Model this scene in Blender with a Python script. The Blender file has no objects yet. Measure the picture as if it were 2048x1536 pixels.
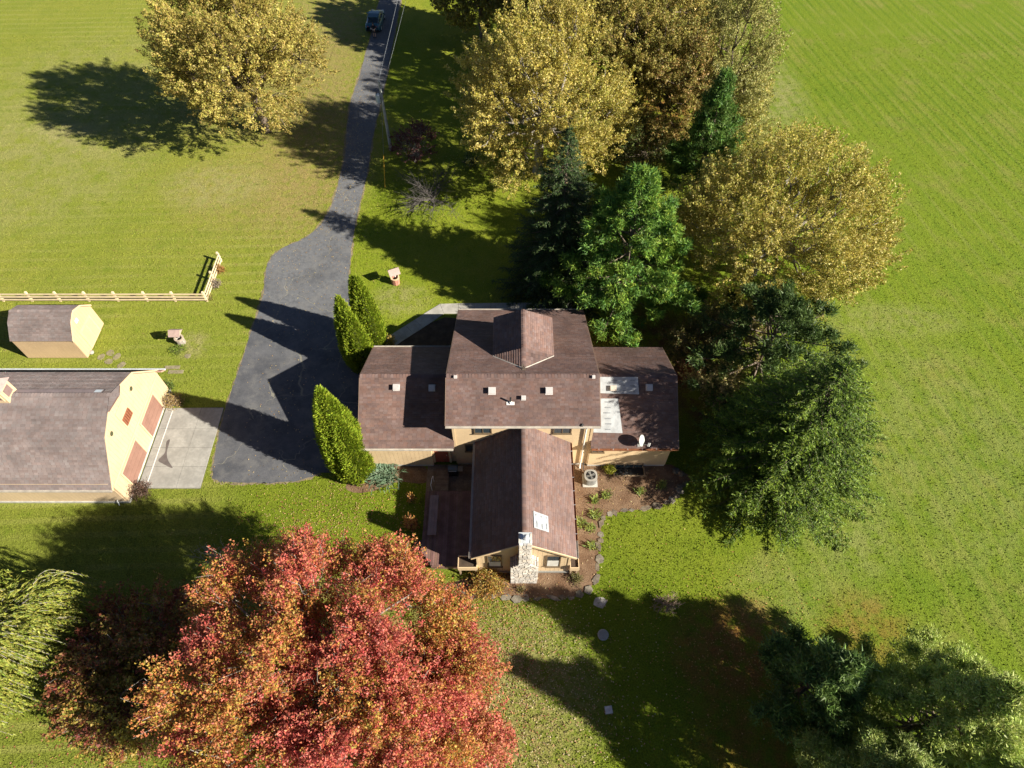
import bpy, math, random
import numpy as np
from mathutils import Vector, Matrix

random.seed(7)
rng = np.random.default_rng(7)
scene = bpy.context.scene
col = scene.collection
R = math.radians

# ------------------------------------------------------------------ camera, sky, sun, exposure
CAM_H, TILT, FOC = 41.0, R(34.8), 1310.0          # drone height (m), tilt from straight down, focal length in px of a 2048 px frame
cam_d = bpy.data.cameras.new('camera')
cam_d.sensor_width = 36.0
cam_d.lens = 36.0 * FOC / 2048.0
cam_d.clip_start = 0.5
cam_d.clip_end = 3000.0
cam = bpy.data.objects.new('camera', cam_d)
col.objects.link(cam)
cam.location = (0, 0, CAM_H)
cam.rotation_euler = (TILT, 0, 0)
scene.camera = cam

SUN_EL, SUN_AZ = R(30.8), R(112.5)                # azimuth clockwise from +Y
world = bpy.data.worlds.new('World')
scene.world = world
world.use_nodes = True
wn = world.node_tree
bg = wn.nodes['Background']
sky = wn.nodes.new('ShaderNodeTexSky')
sky.sky_type = 'NISHITA'
sky.sun_disc = False
sky.dust_density = 0.2
sky.air_density = 0.45
sky.sun_elevation = SUN_EL
sky.sun_rotation = SUN_AZ
wn.links.new(sky.outputs[0], bg.inputs[0])
bg.inputs[1].default_value = 0.05
sun_d = bpy.data.lights.new('sun', 'SUN')
sun_d.energy = 5.0
sun_d.angle = R(0.53)
sun_d.color = (1.0, 0.93, 0.80)
sun = bpy.data.objects.new('sun', sun_d)
col.objects.link(sun)
SUN_DIR = Vector((math.sin(SUN_AZ) * math.cos(SUN_EL), math.cos(SUN_AZ) * math.cos(SUN_EL), math.sin(SUN_EL)))
sun.rotation_euler = (-SUN_DIR).to_track_quat('-Z', 'Y').to_euler()
sun.location = SUN_DIR * 120
scene.view_settings.view_transform = 'Standard'
scene.view_settings.look = 'None'
scene.view_settings.exposure = 1.38
scene.view_settings.gamma = 1.0

# ------------------------------------------------------------------ survey helpers: where a sight line meets a real plane
_c, _s = math.cos(TILT), math.sin(TILT)
def ray(u, v):
    a = (u - 1024) / FOC; b = (768 - v) / FOC
    return Vector((a, b * _c + _s, b * _s - _c))
def g(u, v, z=0.0):
    d = ray(u, v); t = (z - CAM_H) / d.z
    return Vector((d.x * t, d.y * t, z))
def on_plane(u, v, p0, n):
    d = ray(u, v); o = Vector((0, 0, CAM_H)); n = Vector(n)
    t = (Vector(p0) - o).dot(n) / d.dot(n)
    return o + d * t
def metres(px, p):
    return px * (p[1] * _s + (CAM_H - p[2]) * _c) / FOC

# ------------------------------------------------------------------ mesh helpers
class MB:
    def __init__(self): self.v = []; self.f = []
    def add(self, vs, fs):
        o = len(self.v); self.v += [tuple(p) for p in vs]; self.f += [tuple(i + o for i in f) for f in fs]; return self
    def box(self, x0, x1, y0, y1, z0, z1):
        return self.hexa([(x0,y0,z0),(x1,y0,z0),(x1,y1,z0),(x0,y1,z0),(x0,y0,z1),(x1,y0,z1),(x1,y1,z1),(x0,y1,z1)])
    def hexa(self, p):
        return self.add(p, [(0,3,2,1),(4,5,6,7),(0,1,5,4),(1,2,6,5),(2,3,7,6),(3,0,4,7)])
    def bbox(self, c, size, rot=0.0, tilt=None, bev=0.0):
        m = Matrix.Rotation(rot, 3, 'Z')
        if tilt is not None: m = tilt
        hx, hy, hz = size[0]/2, size[1]/2, size[2]/2
        c = Vector(c)
        P = [(-hx,-hy,-hz),(hx,-hy,-hz),(hx,hy,-hz),(-hx,hy,-hz),(-hx,-hy,hz),(hx,-hy,hz),(hx,hy,hz),(-hx,hy,hz)]
        return self.hexa([c + m @ Vector(q) for q in P])
    def tube(self, pts, rad, n=6, cap=True):
        pts = [Vector(p) for p in pts]
        if not hasattr(rad, '__len__'): rad = [rad] * len(pts)
        o = len(self.v); k = len(pts)
        for i, p in enumerate(pts):
            d = (pts[min(i+1,k-1)] - pts[max(i-1,0)])
            if d.length < 1e-9: d = Vector((0,0,1))
            d.normalize()
            a = d.orthogonal().normalized() if i == 0 else (a - d * a.dot(d))
            if a.length < 1e-6: a = d.orthogonal()
            a.normalize(); b = d.cross(a)
            for j in range(n):
                t = 2 * math.pi * j / n
                self.v.append(tuple(p + (a * math.cos(t) + b * math.sin(t)) * rad[i]))
        for i in range(k-1):
            for j in range(n):
                self.f.append((o+i*n+j, o+i*n+(j+1)%n, o+(i+1)*n+(j+1)%n, o+(i+1)*n+j))
        if cap:
            self.f.append(tuple(o + j for j in range(n))[::-1]); self.f.append(tuple(o+(k-1)*n+j for j in range(n)))
        return self
    def lathe(self, c, prof, n=16):
        o = len(self.v); c = Vector(c)
        for r, z in prof:
            for j in range(n):
                t = 2*math.pi*j/n; self.v.append((c.x+r*math.cos(t), c.y+r*math.sin(t), c.z+z))
        for i in range(len(prof)-1):
            for j in range(n):
                self.f.append((o+i*n+j, o+i*n+(j+1)%n, o+(i+1)*n+(j+1)%n, o+(i+1)*n+j))
        self.f.append(tuple(o+j for j in range(n))[::-1]); self.f.append(tuple(o+(len(prof)-1)*n+j for j in range(n)))
        return self
    def prism(self, poly, ext):
        poly = [Vector(p) for p in poly]; ext = Vector(ext); n = len(poly)
        vs = poly + [p + ext for p in poly]
        fs = [tuple(range(n))[::-1], tuple(range(n, 2*n))] + [(i, (i+1)%n, n+(i+1)%n, n+i) for i in range(n)]
        return self.add(vs, fs)
    def build(self, name, mat, parent=None, smooth=False):
        me = bpy.data.meshes.new(name)
        me.from_pydata(self.v, [], self.f); me.materials.append(mat)
        if smooth:
            me.polygons.foreach_set('use_smooth', [True]*len(me.polygons))
        me.update()
        o = bpy.data.objects.new(name, me); col.objects.link(o)
        if parent is not None: o.parent = parent
        return o

def tag(o, label=None, cat=None, group=None, kind=None):
    if label: o['label'] = label
    if cat: o['category'] = cat
    if group: o['group'] = group
    if kind: o['kind'] = kind
    return o
def thing(name, label, cat, group=None, loc=(0,0,0), rot=0.0):
    o = bpy.data.objects.new(name, None); col.objects.link(o)
    o.empty_display_size = 0.3; o.location = loc; o.rotation_euler = (0,0,rot)
    return tag(o, label, cat, group)
def colour_mesh(name, V, quads, fcol, mat, parent=None):
    """V (n,3), quads (m,4), one colour per face"""
    me = bpy.data.meshes.new(name)
    n, m = len(V), len(quads)
    me.vertices.add(n); me.vertices.foreach_set('co', np.asarray(V, np.float32).ravel())
    k = np.asarray(quads).shape[1]; me.loops.add(m*k); me.loops.foreach_set('vertex_index', np.asarray(quads, np.int32).ravel())
    me.polygons.add(m)
    me.polygons.foreach_set('loop_start', np.arange(0, m*k, k, dtype=np.int32))
    me.update(calc_edges=True)
    at = me.attributes.new('Col', 'FLOAT_COLOR', 'FACE')
    c4 = np.ones((m,4), np.float32); c4[:, :3] = fcol
    at.data.foreach_set('color', c4.ravel())
    me.materials.append(mat)
    o = bpy.data.objects.new(name, me); col.objects.link(o)
    if parent is not None: o.parent = parent
    return o

# ------------------------------------------------------------------ materials
class NT:
    def __init__(self, name):
        self.m = bpy.data.materials.new(name); self.m.use_nodes = True
        self.t = self.m.node_tree; self.p = self.t.nodes['Principled BSDF']; self.out = self.t.nodes['Material Output']
        self._pos = None
    def n(self, typ, **kw):
        x = self.t.nodes.new(typ)
        for k, v in kw.items(): setattr(x, k, v)
        return x
    def l(self, a, b): self.t.links.new(a, b)
    def put(self, sock, val):
        if hasattr(val, 'is_linked') or isinstance(val, bpy.types.NodeSocket): self.l(val, sock)
        else: sock.default_value = val
    def pos(self):
        if self._pos is None: self._pos = self.n('ShaderNodeNewGeometry').outputs['Position']
        return self._pos
    def math(self, op, a, b=0.0, clamp=False):
        x = self.n('ShaderNodeMath', operation=op, use_clamp=clamp); self.put(x.inputs[0], a); self.put(x.inputs[1], b); return x.outputs[0]
    def noise(self, scale, detail=3.0, rough=0.55, vec=None, dist=0.0):
        x = self.n('ShaderNodeTexNoise'); self.l(vec if vec is not None else self.pos(), x.inputs['Vector'])
        x.inputs['Scale'].default_value = scale; x.inputs['Detail'].default_value = detail
        x.inputs['Roughness'].default_value = rough; x.inputs['Distortion'].default_value = dist
        return x.outputs['Fac']
    def ramp(self, fac, lo, hi, a=0.0, b=1.0):
        x = self.n('ShaderNodeMapRange', interpolation_type='SMOOTHSTEP'); self.put(x.inputs[0], fac)
        x.inputs[1].default_value = lo; x.inputs[2].default_value = hi; x.inputs[3].default_value = a; x.inputs[4].default_value = b
        return x.outputs[0]
    def mix(self, fac, a, b, blend='MIX'):
        x = self.n('ShaderNodeMix', data_type='RGBA', blend_type=blend)
        self.put(x.inputs[0], fac)
        for s, val in ((x.inputs[6], a), (x.inputs[7], b)):
            if isinstance(val, bpy.types.NodeSocket): self.l(val, s)
            else: s.default_value = (val[0], val[1], val[2], 1.0)
        return x.outputs[2]
    def scaled(self, sx, sy, sz, rot=0.0):
        x = self.n('ShaderNodeMapping'); self.l(self.pos(), x.inputs[0])
        x.inputs['Scale'].default_value = (sx, sy, sz); x.inputs['Rotation'].default_value = (0, 0, rot)
        return x.outputs[0]
    def bump(self, h, strength=0.4, dist=0.05):
        x = self.n('ShaderNodeBump'); self.l(h, x.inputs['Height']); x.inputs['Strength'].default_value = strength
        x.inputs['Distance'].default_value = dist; self.l(x.outputs[0], self.p.inputs['Normal'])
    def done(self, colour, rough=0.8, spec=0.3):
        if isinstance(colour, bpy.types.NodeSocket): self.l(colour, self.p.inputs['Base Color'])
        else: self.p.inputs['Base Color'].default_value = (*colour, 1)
        self.p.inputs['Roughness'].default_value = rough
        self.p.inputs['Specular IOR Level'].default_value = spec
        return self.m

def mat(name, c, rough=0.75, var=0.12, vs=3.0, fine=0.0, fs=40.0, bump=0.0, bs=60.0, spec=0.3, metal=0.0):
    t = NT(name)
    cc = c
    if var:
        f = t.noise(vs, 4)
        cc = t.mix(t.ramp(f, 0.3, 0.7), [k*(1-var) for k in c], [min(1, k*(1+var)) for k in c])
    if fine:
        f2 = t.noise(fs, 2)
        cc = t.mix(t.ramp(f2, 0.35, 0.65, 0, fine), cc, [k*0.45 for k in c])
    if bump: t.bump(t.noise(bs, 3), bump, 0.02)
    t.p.inputs['Metallic'].default_value = metal
    return t.done(cc, rough, spec)

def attr_mat(name, rough=0.8, trans=0.0, var=0.0, vs=1.0, spec=0.25, bump=0.0, bs=80.0, drough=0.0):
    t = NT(name)
    a = t.n('ShaderNodeAttribute'); a.attribute_name = 'Col'
    c = a.outputs['Color']
    if var:
        f = t.noise(vs, 4)
        c = t.mix(1.0, c, t.mix(t.ramp(f, .3, .7), (1-var,)*3, (1+var,)*3), 'MULTIPLY')
    if bump: t.bump(t.noise(bs, 3), bump, 0.02)
    t.done(c, rough, spec)
    t.p.inputs['Diffuse Roughness'].default_value = drough
    if trans:
        tr = t.n('ShaderNodeBsdfTranslucent'); t.l(c, tr.inputs[0])
        mx = t.n('ShaderNodeMixShader'); mx.inputs[0].default_value = trans
        t.l(t.p.outputs[0], mx.inputs[1]); t.l(tr.outputs[0], mx.inputs[2]); t.l(mx.outputs[0], t.out.inputs[0])
    return t.m

LEAF = attr_mat('leaf', 0.55, trans=0.32, spec=0.35)
NEEDLE = attr_mat('needle', 0.55, trans=0.27, spec=0.3)
SHINGLE = attr_mat('asphalt_shingle', 0.85, var=0.16, vs=0.7, spec=0.2, bump=0.04, bs=60, drough=1.0)
BARK = mat('bark', (0.13, 0.10, 0.075), 0.9, 0.3, 6, bump=0.6, bs=30)
BARK_PALE = mat('pale_bark', (0.26, 0.235, 0.20), 0.9, 0.3, 6, bump=0.5, bs=30)
SIDING = mat('cream_siding', (0.55, 0.41, 0.25), 0.62, 0.07, 0.9, fine=0.10, fs=9, bump=0.08, bs=60)
TRIM = mat('cream_trim', (0.54, 0.40, 0.245), 0.6, 0.05, 2)
TANTRIM = mat('tan_fascia', (0.20, 0.135, 0.10), 0.6, 0.12, 2)
GUTTER = mat('painted_gutter', (0.42, 0.38, 0.33), 0.45, 0.15, 2.5)
BROWN_GUTTER = mat('brown_gutter', (0.22, 0.09, 0.045), 0.5, 0.15, 2.5)
WHITE = mat('white_paint', (0.62, 0.61, 0.58), 0.5, 0.06, 4)
FOUND = mat('foundation_concrete', (0.40, 0.385, 0.35), 0.85, 0.18, 2.5, bump=0.3, bs=40)
ROOFDECK = mat('roof_underlay', (0.12, 0.075, 0.062), 0.9, 0.15, 2)
DOORPINK = mat('brick_red_door', (0.235, 0.130, 0.098), 0.55, 0.10, 1.2, fine=0.1, fs=7)
SHUTTER = mat('red_brown_wood', (0.22, 0.085, 0.045), 0.6, 0.15, 4)
DARKFRAME = mat('bronze_window_frame', (0.14, 0.10, 0.06), 0.45, 0.1, 5)
METAL = mat('galvanised_metal', (0.60, 0.63, 0.64), 0.38, 0.10, 3, metal=0.35, spec=0.5)
GREYMETAL = mat('grey_sheet_metal', (0.25, 0.25, 0.235), 0.45, 0.08, 5, metal=0.3)
BLACK = mat('black_plastic', (0.02, 0.02, 0.021), 0.45, 0.1, 5)
DECKWOOD = mat('red_brown_deck_stain', (0.17, 0.095, 0.082), 0.6, 0.22, 2.0, fine=0.25, fs=14)
FENCEWOOD = mat('pale_yellow_fence_paint', (0.58, 0.46, 0.30), 0.65, 0.10, 2.5)
OLDWOOD = mat('weathered_timber', (0.30, 0.22, 0.14), 0.85, 0.25, 3, bump=0.3, bs=40)
def glass_mat():
    t = NT('window_glass')
    t.p.inputs['Metallic'].default_value = 0.0
    return t.done((0.035, 0.05, 0.06), 0.06, 1.0)
GLASS = glass_mat()
CURTAIN = mat('pale_blind', (0.55, 0.53, 0.48), 0.7, 0.1, 4)

# ------------------------------------------------------------------ ground
def lawn_material():
    t = NT('mown_autumn_grass')
    big = t.noise(0.045, 3); mid = t.noise(0.35, 4, 0.6); small = t.noise(2.6, 4, 0.65); fine = t.noise(11.0, 4, 0.7)
    c = t.mix(t.ramp(big, 0.35, 0.65), (0.215, 0.275, 0.015), (0.285, 0.305, 0.030))
    c = t.mix(t.ramp(mid, 0.42, 0.66, 0, 0.55), c, (0.165, 0.235, 0.012))
    c = t.mix(t.ramp(small, 0.50, 0.75, 0, 0.45), c, (0.33, 0.30, 0.07))
    # mowing: alternate passes lie a little differently
    x = t.n('ShaderNodeSeparateXYZ'); t.l(t.pos(), x.inputs[0])
    X, Y = x.outputs[0], x.outputs[1]
    def wave(rot, scale):
        w = t.n('ShaderNodeTexWave', wave_type='BANDS', bands_direction='X', wave_profile='SIN')
        m = t.n('ShaderNodeMapping'); t.l(t.pos(), m.inputs[0]); m.inputs['Rotation'].default_value = (0, 0, rot); t.l(m.outputs[0], w.inputs[0])
        w.inputs['Scale'].default_value = scale; w.inputs['Distortion'].default_value = 1.0; w.inputs['Detail'].default_value = 2; w.inputs['Detail Scale'].default_value = 0.4
        return w.outputs['Fac']
    near_dim = t.math('MULTIPLY', t.ramp(Y, 36.0, 16.0), t.ramp(t.noise(.09, 3), 0.30, 0.60, 0.35, 0.85))      # light falloff towards the camera, put into the grass as a darker green
    c = t.mix(near_dim, c, (0.125, 0.178, 0.008))
    field = t.ramp(X, 13.0, 19.0)
    left = t.ramp(X, -17.0, -21.0)
    c = t.mix(t.math('MULTIPLY', field, t.ramp(big, .3, .7, .5, .9)), c, t.mix(t.ramp(mid, .35, .65), (0.150, 0.228, 0.010), (0.195, 0.255, 0.014)))
    c = t.mix(t.math('MULTIPLY', left, 0.35), c, (0.29, 0.285, 0.06))
    c = t.mix(t.math('MULTIPLY', field, t.ramp(t.noise(.22, 5, .65), .48, .70, 0, .55)), c, (0.30, 0.265, 0.065))
    sA = t.math('MULTIPLY', t.ramp(wave(R(-11), 0.27), 0.62, 0.98), t.math('MULTIPLY', field, t.ramp(t.noise(.07, 4, .6), 0.3, 0.66, 0.0, 0.55)))
    c = t.mix(sA, c, (0.105, 0.185, 0.008))
    sA2 = t.math('MULTIPLY', t.ramp(wave(R(-10), 0.135), 0.88, 1.0), t.math('MULTIPLY', field, t.ramp(t.noise(.12,3), 0.38, 0.60, 0.0, 0.50)))
    c = t.mix(sA2, c, (0.27, 0.29, 0.05))
    sB = t.math('MULTIPLY', t.ramp(wave(R(88), 0.28), 0.5, 0.95), t.math('MULTIPLY', left, t.ramp(t.noise(.08, 4, .6), 0.36, 0.64, 0.0, 0.42)))
    c = t.mix(sB, c, (0.36, 0.35, 0.09))
    # worn, leaf-strewn or needle-covered patches
    def patch(p, rx, ry, colour, k, sc=0.9):
        nonlocal c
        dx = t.math('MULTIPLY', t.math('SUBTRACT', X, p[0]), 1.0/rx); dy = t.math('MULTIPLY', t.math('SUBTRACT', Y, p[1]), 1.0/ry)
        d = t.math('ADD', t.math('MULTIPLY', dx, dx), t.math('MULTIPLY', dy, dy))
        m = t.ramp(d, 1.2, 0.05, 0, 1)
        nz = t.ramp(t.noise(sc, 5, 0.7), 0.36, 0.60, 0.10, 1.0)
        c = t.mix(t.math('MULTIPLY', t.math('MULTIPLY', m, nz), k), c, colour)
    NEED = (0.30, 0.135, 0.035); TAN = (0.34, 0.265, 0.09); DIRT = (0.15, 0.085, 0.045); STRAW = (0.36, 0.33, 0.12)
    patch(g(1500,1290), 3.0, 3.2, NEED, 1.0); patch(g(1430,1310), 3.0, 3.5, NEED, .75); patch(g(1730,1260), 3.2, 2.6, NEED, .55)
    patch(g(1330,215), 4.5, 6.5, NEED, 1.0); patch(g(1270,300), 4, 4, NEED, .8); patch(g(1500,1490), 4.0, 2.5, NEED, .6)
    patch(g(1290,690), 7, 4.5, DIRT, 1.0, 0.6); patch(g(1410,760), 4, 6, DIRT, 1.0, 0.6); patch(g(1120,590), 6, 3, DIRT, .7, 0.6)
    patch(g(640,300), 7, 16, TAN, .95, 1.6); patch(g(560,160), 12, 14, TAN, .85, 1.6); patch(g(500,380), 9, 7, TAN, .55, 1.4); patch(g(640,60), 8, 14, TAN, .8, 1.4)
    patch(g(130,265), 3.5, 2.6, STRAW, .9, 1.2); patch(g(430,370), 6, 4, STRAW, .7); patch(g(800,600), 3.0, 2.2, STRAW, .6, 1.4)
    patch(g(1530,180), 5, 9, STRAW, .75); patch(g(1770,640), 8, 2.2, STRAW, .4); patch(g(1690,1060), 4, 4, STRAW, .45); patch(g(1560,1180), 4, 3, STRAW, .3)
    patch(g(1900,900), 9, 12, STRAW, .3, .5); patch(g(385,690), 1.6, 1.6, STRAW, .8, 1.5); patch(g(60,340), 14, 12, STRAW, .5, .5); patch(g(200,180), 18, 14, STRAW, .45, .5)
    patch(g(700,1300), 13, 6, TAN, .8, 1.8); patch(g(1060,1400), 5, 6, STRAW, .6, 1.8); patch(g(970,1500), 6, 4, TAN, .6, 1.8)
    c = t.mix(t.ramp(fine, 0.40, 0.60, 0.0, 0.62), c, t.mix(0.7, c, (0.012, 0.022, 0.002)))
    c = t.mix(t.ramp(t.noise(1.1, 4, .65), 0.5, 0.72, 0.0, 0.42), c, (0.115, 0.175, 0.010))
    fine2 = t.noise(5.0, 5, 0.75)
    c = t.mix(t.ramp(fine2, 0.55, 0.72, 0.0, 0.35), c, (0.30, 0.28, 0.07))
    c = t.mix(1.0, c, t.mix(field, (0.91,0.91,1.0), (0.86,0.89,1.0)), 'MULTIPLY')
    h = t.math('ADD', t.math('MULTIPLY', fine, 0.6), t.math('MULTIPLY', small, 0.7))
    t.bump(h, 0.8, 0.13)
    return t.done(c, 0.9, 0.12)
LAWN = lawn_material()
m = MB(); N = 24; S = 420.0
for j in range(N+1):
    for i in range(N+1):
        m.v.append((-S + 2*S*i/N, -S*0.6 + 2*S*j/N, 0.0))
for j in range(N):
    for i in range(N):
        a = j*(N+1)+i; m.f.append((a, a+1, a+N+2, a+N+1))
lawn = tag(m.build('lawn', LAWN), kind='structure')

def smooth_poly(pts, n=6, closed=True):
    P = [Vector(p) for p in pts]; k = len(P); out = []
    for i in range(k if closed else k-1):
        p0, p1, p2, p3 = (P[(i-1)%k], P[i], P[(i+1)%k], P[(i+2)%k]) if closed else (P[max(i-1,0)], P[i], P[i+1], P[min(i+2,k-1)])
        for j in range(n):
            t = j/n
            out.append(0.5*((2*p1)+(p2-p0)*t+(2*p0-5*p1+4*p2-p3)*t*t+(3*p1-p0-3*p2+p3)*t**3))
    if not closed: out.append(P[-1])
    return out

def sheet(name, pts, z, material, rough_edge=0.0):
    me = bpy.data.meshes.new(name)
    vs = []
    for p in pts:
        q = Vector((p[0], p[1], z))
        if rough_edge: q += Vector((random.uniform(-1,1), random.uniform(-1,1), 0)) * rough_edge
        vs.append(q)
    import bmesh
    bm = bmesh.new()
    f = bm.faces.new([bm.verts.new(p) for p in vs])
    if f.normal.z < 0: f.normal_flip()
    bmesh.ops.triangulate(bm, faces=bm.faces[:])
    bm.normal_update()
    for f in bm.faces:
        if f.normal.z < 0: f.normal_flip()
    bm.to_mesh(me); bm.free(); me.materials.append(material)
    o = bpy.data.objects.new(name, me); col.objects.link(o)
    return o

def asphalt_material():
    t = NT('worn_asphalt')
    x = t.n('ShaderNodeSeparateXYZ'); t.l(t.pos(), x.inputs[0])
    sp = t.noise(16, 4, 0.75); mid = t.noise(0.5, 5, 0.65); sm = t.noise(3.0, 5, 0.7)
    c = t.mix(t.ramp(mid, 0.32, 0.68), (0.056, 0.059, 0.068), (0.095, 0.097, 0.106))
    old = t.ramp(x.outputs[1], 29.0, 38.0)                                   # the upper stretch is older and greyer
    c = t.mix(t.math('MULTIPLY', old, t.ramp(sm, 0.35, 0.65, 0.35, 0.95)), c, (0.140, 0.144, 0.152))
    c = t.mix(t.ramp(sp, 0.58, 0.72, 0, 0.6), c, (0.22, 0.21, 0.20))
    c = t.mix(t.ramp(t.noise(.16, 3, .6), 0.5, 0.68, 0, 0.5), c, (0.045, 0.047, 0.055))
    tr_ = t.ramp(t.noise(.9, 4, .7), 0.46, 0.64, 0, 0.38)
    c = t.mix(tr_, c, (0.155, 0.150, 0.142))
    c = t.mix(t.ramp(t.noise(9, 3, .7), 0.60, 0.74, 0, 0.7), c, (0.022, 0.023, 0.028))
    w = t.n('ShaderNodeTexNoise'); t.l(t.pos(), w.inputs['Vector']); w.inputs['Scale'].default_value = 0.55; w.inputs['Detail'].default_value = 4
    add = t.n('ShaderNodeVectorMath', operation='MULTIPLY_ADD'); t.l(w.outputs['Color'], add.inputs[0]); add.inputs[1].default_value = (2.4, 2.4, 0); t.l(t.pos(), add.inputs[2])
    vo = t.n('ShaderNodeTexVoronoi', feature='DISTANCE_TO_EDGE'); t.l(add.outputs[0], vo.inputs['Vector']); vo.inputs['Scale'].default_value = 0.21
    crack = t.math('MULTIPLY', t.ramp(vo.outputs['Distance'], 0.007, 0.002), t.ramp(t.noise(.23, 2), 0.44, 0.56))
    c = t.mix(t.math('MULTIPLY', crack, 0.65), c, (0.24, 0.225, 0.17))
    t.bump(t.math('SUBTRACT', sp, t.math('MULTIPLY', crack, 0.6)), 0.5, 0.03)
    return t.done(c, 0.85, 0.25)
drv_px_left = [(700,230-18),(688,318),(672,382),(653,432),(617,472),(563,498),(536,527),(527,585),(509,645),(478,742),(448,828),(436,880),(427,925),(425,945),(427,957),(440,963),(478,966),(520,966),(560,965),(608,959),(640,945)]
left = [g(u,v) for u,v in drv_px_left]
far_l = [g(779,-52), g(758,8), g(741,72), g(720,150)]
right_px = [(712,440),(704,490),(699,540),(697,585)]
right = [g(735,340), g(748,262), g(768,175), g(787,78), g(800,8), g(818,-52)]
poly = smooth_poly(far_l[:] + left, 5, closed=False)
poly += [Vector((-9.9, 20.9, 0)), Vector((-9.9, 30.6, 0)), Vector((-10.8, 33.0, 0))]
poly += smooth_poly([g(u,v) for u,v in right_px[::-1]] + right, 5, closed=False)
asph = asphalt_material()
driveway = tag(sheet('driveway', poly, 0.012, asph, 0.06), kind='structure')

# crumbling verge of soil along the asphalt edge
VERGE = mat('dry_soil_verge', (0.21, 0.17, 0.10), 0.95, 0.3, 2.5, fine=0.4, fs=8, bump=0.5, bs=20)
def ribbon(name, pts, w0, z, material, jit=0.3):
    m = MB(); k = len(pts)
    for i in range(k):
        d = (Vector(pts[min(i+1,k-1)]) - Vector(pts[max(i-1,0)])); d.z = 0; d.normalize(); nrm = Vector((-d.y, d.x, 0))
        a = w0*(1+random.uniform(-jit,jit)); b = w0*(1+random.uniform(-jit,jit))
        p = Vector(pts[i])
        m.v.append((p.x+nrm.x*a, p.y+nrm.y*a, z)); m.v.append((p.x-nrm.x*b, p.y-nrm.y*b, z))
    for i in range(k-1): m.f.append((2*i+1, 2*i+3, 2*i+2, 2*i))
    return m.build(name, material)
tag(ribbon('verge', smooth_poly(far_l+left, 8, closed=False), 0.13, 0.006, VERGE, 0.8), kind='structure')
tag(ribbon('verge', smooth_poly([g(u,v) for u,v in right_px[::-1]]+right, 8, closed=False), 0.13, 0.006, VERGE, 0.8), kind='structure')

# concrete apron in front of the barn: slabs with open joints
CONC = mat('pale_concrete', (0.28, 0.27, 0.245), 0.85, 0.16, 0.9, fine=0.22, fs=5, bump=0.15, bs=40)
JOINT = mat('joint_dirt', (0.15, 0.14, 0.12), 0.95, 0.2, 4)
ap = tag(sheet('concrete_apron', [(-25.75,19.75),(-21.36,19.75),(-21.45,26.38),(-25.75,26.3)], 0.008, JOINT), kind='structure')
ys = [19.78, 21.42, 22.95, 24.5, 26.3]; xs = [-25.68, -25.16, -23.05, -21.4]
for i in range(3):
    for j in range(4):
        m = MB(); gp = 0.012
        m.box(xs[i]+gp, xs[i+1]-gp, ys[j]+gp, ys[j+1]-gp, 0.0, 0.055+random.uniform(-.004,.004))
        m.build('slab', CONC, ap)
m = MB(); m.box(-25.155, -25.095, 20.2, 26.1, 0.05, 0.063); m.build('drain_channel', WHITE, ap)
# dark wet patch of sealant on the apron
SEAL = mat('dark_spill', (0.105, 0.09, 0.085), 0.7, 0.15, 2)
sp = smooth_poly([g(340,880,.06), g(333,884,.06), g(330,905,.06), g(317,920,.06), g(325,927,.06), g(345,936,.06), g(336,920,.06), g(334,903,.06)], 5)
m = MB(); m.add([(p.x,p.y,0.0665) for p in sp], [tuple(range(len(sp)))]); m.build('spill_stain', SEAL, ap)

# front walk behind the house: slabs
wk = thing('walkway', '', ''); [wk.__delitem__(k) for k in ('label','category') if k in wk]
tag(wk, kind='structure')
wc = [g(762,698), g(800,672), g(838,648), g(884,618)]
wc2 = [wc[-1] + Vector((1.35*i, 0.02*i, 0)) for i in range(9)]
line = wc + wc2[1:]
pts = []
for i in range(len(line)-1):
    n = 2 if i < 3 else 1
    for j in range(n): pts.append(line[i].lerp(line[i+1], j/n))
pts.append(line[-1])
WALK = mat('walk_concrete', (0.33, 0.315, 0.28), 0.85, 0.15, 1.2, fine=0.15, fs=6, bump=0.15, bs=40)
hw = 0.56
nr = []
for i in range(len(pts)):
    d = (pts[min(i+1,len(pts)-1)] - pts[max(i-1,0)]).normalized(); nr.append(Vector((-d.y, d.x, 0)))
for i in range(len(pts)-1):
    d = (pts[i+1]-pts[i]).normalized()*0.01
    a, b, c_, d_ = pts[i]-nr[i]*hw+d, pts[i+1]-nr[i+1]*hw-d, pts[i+1]+nr[i+1]*hw-d, pts[i]+nr[i]*hw+d
    m = MB(); m.hexa([a, b, c_, d_] + [p+Vector((0,0,.05)) for p in (a,b,c_,d_)]); m.build('slab', WALK, wk)

# planting beds of bark mulch
def mulch_material():
    t = NT('bark_mulch')
    a = t.noise(1.1, 4); b = t.noise(9, 5, .75); c3 = t.noise(22, 3, .7)
    c = t.mix(t.ramp(a, .3, .7), (0.135, 0.080, 0.048), (0.205, 0.135, 0.085))
    c = t.mix(t.ramp(b, .45, .7, 0, .6), c, (0.06, 0.033, 0.02))
    c = t.mix(t.ramp(c3, .60, .72, 0, .8), c, (0.34, 0.25, 0.16))
    t.bump(b, .9, .06)
    return t.done(c, .95, .1)
MULCH = mulch_material()
edge_px = [(1372,968),(1345,1000),(1318,1012),(1280,1019),(1240,1023),(1214,1030),(1203,1050),(1199,1085),(1196,1120),(1193,1155),(1180,1178),(1150,1192),(1100,1196),(1040,1197),(980,1194),(925,1190)]
edge = [g(u,v) for u,v in edge_px]
bed = edge + [g(905,1165), Vector((-2.0,13.9,0)), Vector((3.6,13.9,0)), Vector((3.6,21.6,0)), Vector((11.2,21.6,0)), Vector((12.6,20.6,0))]
tag(sheet('mulch_bed', bed, 0.015, MULCH, 0.05), kind='structure')
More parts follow.
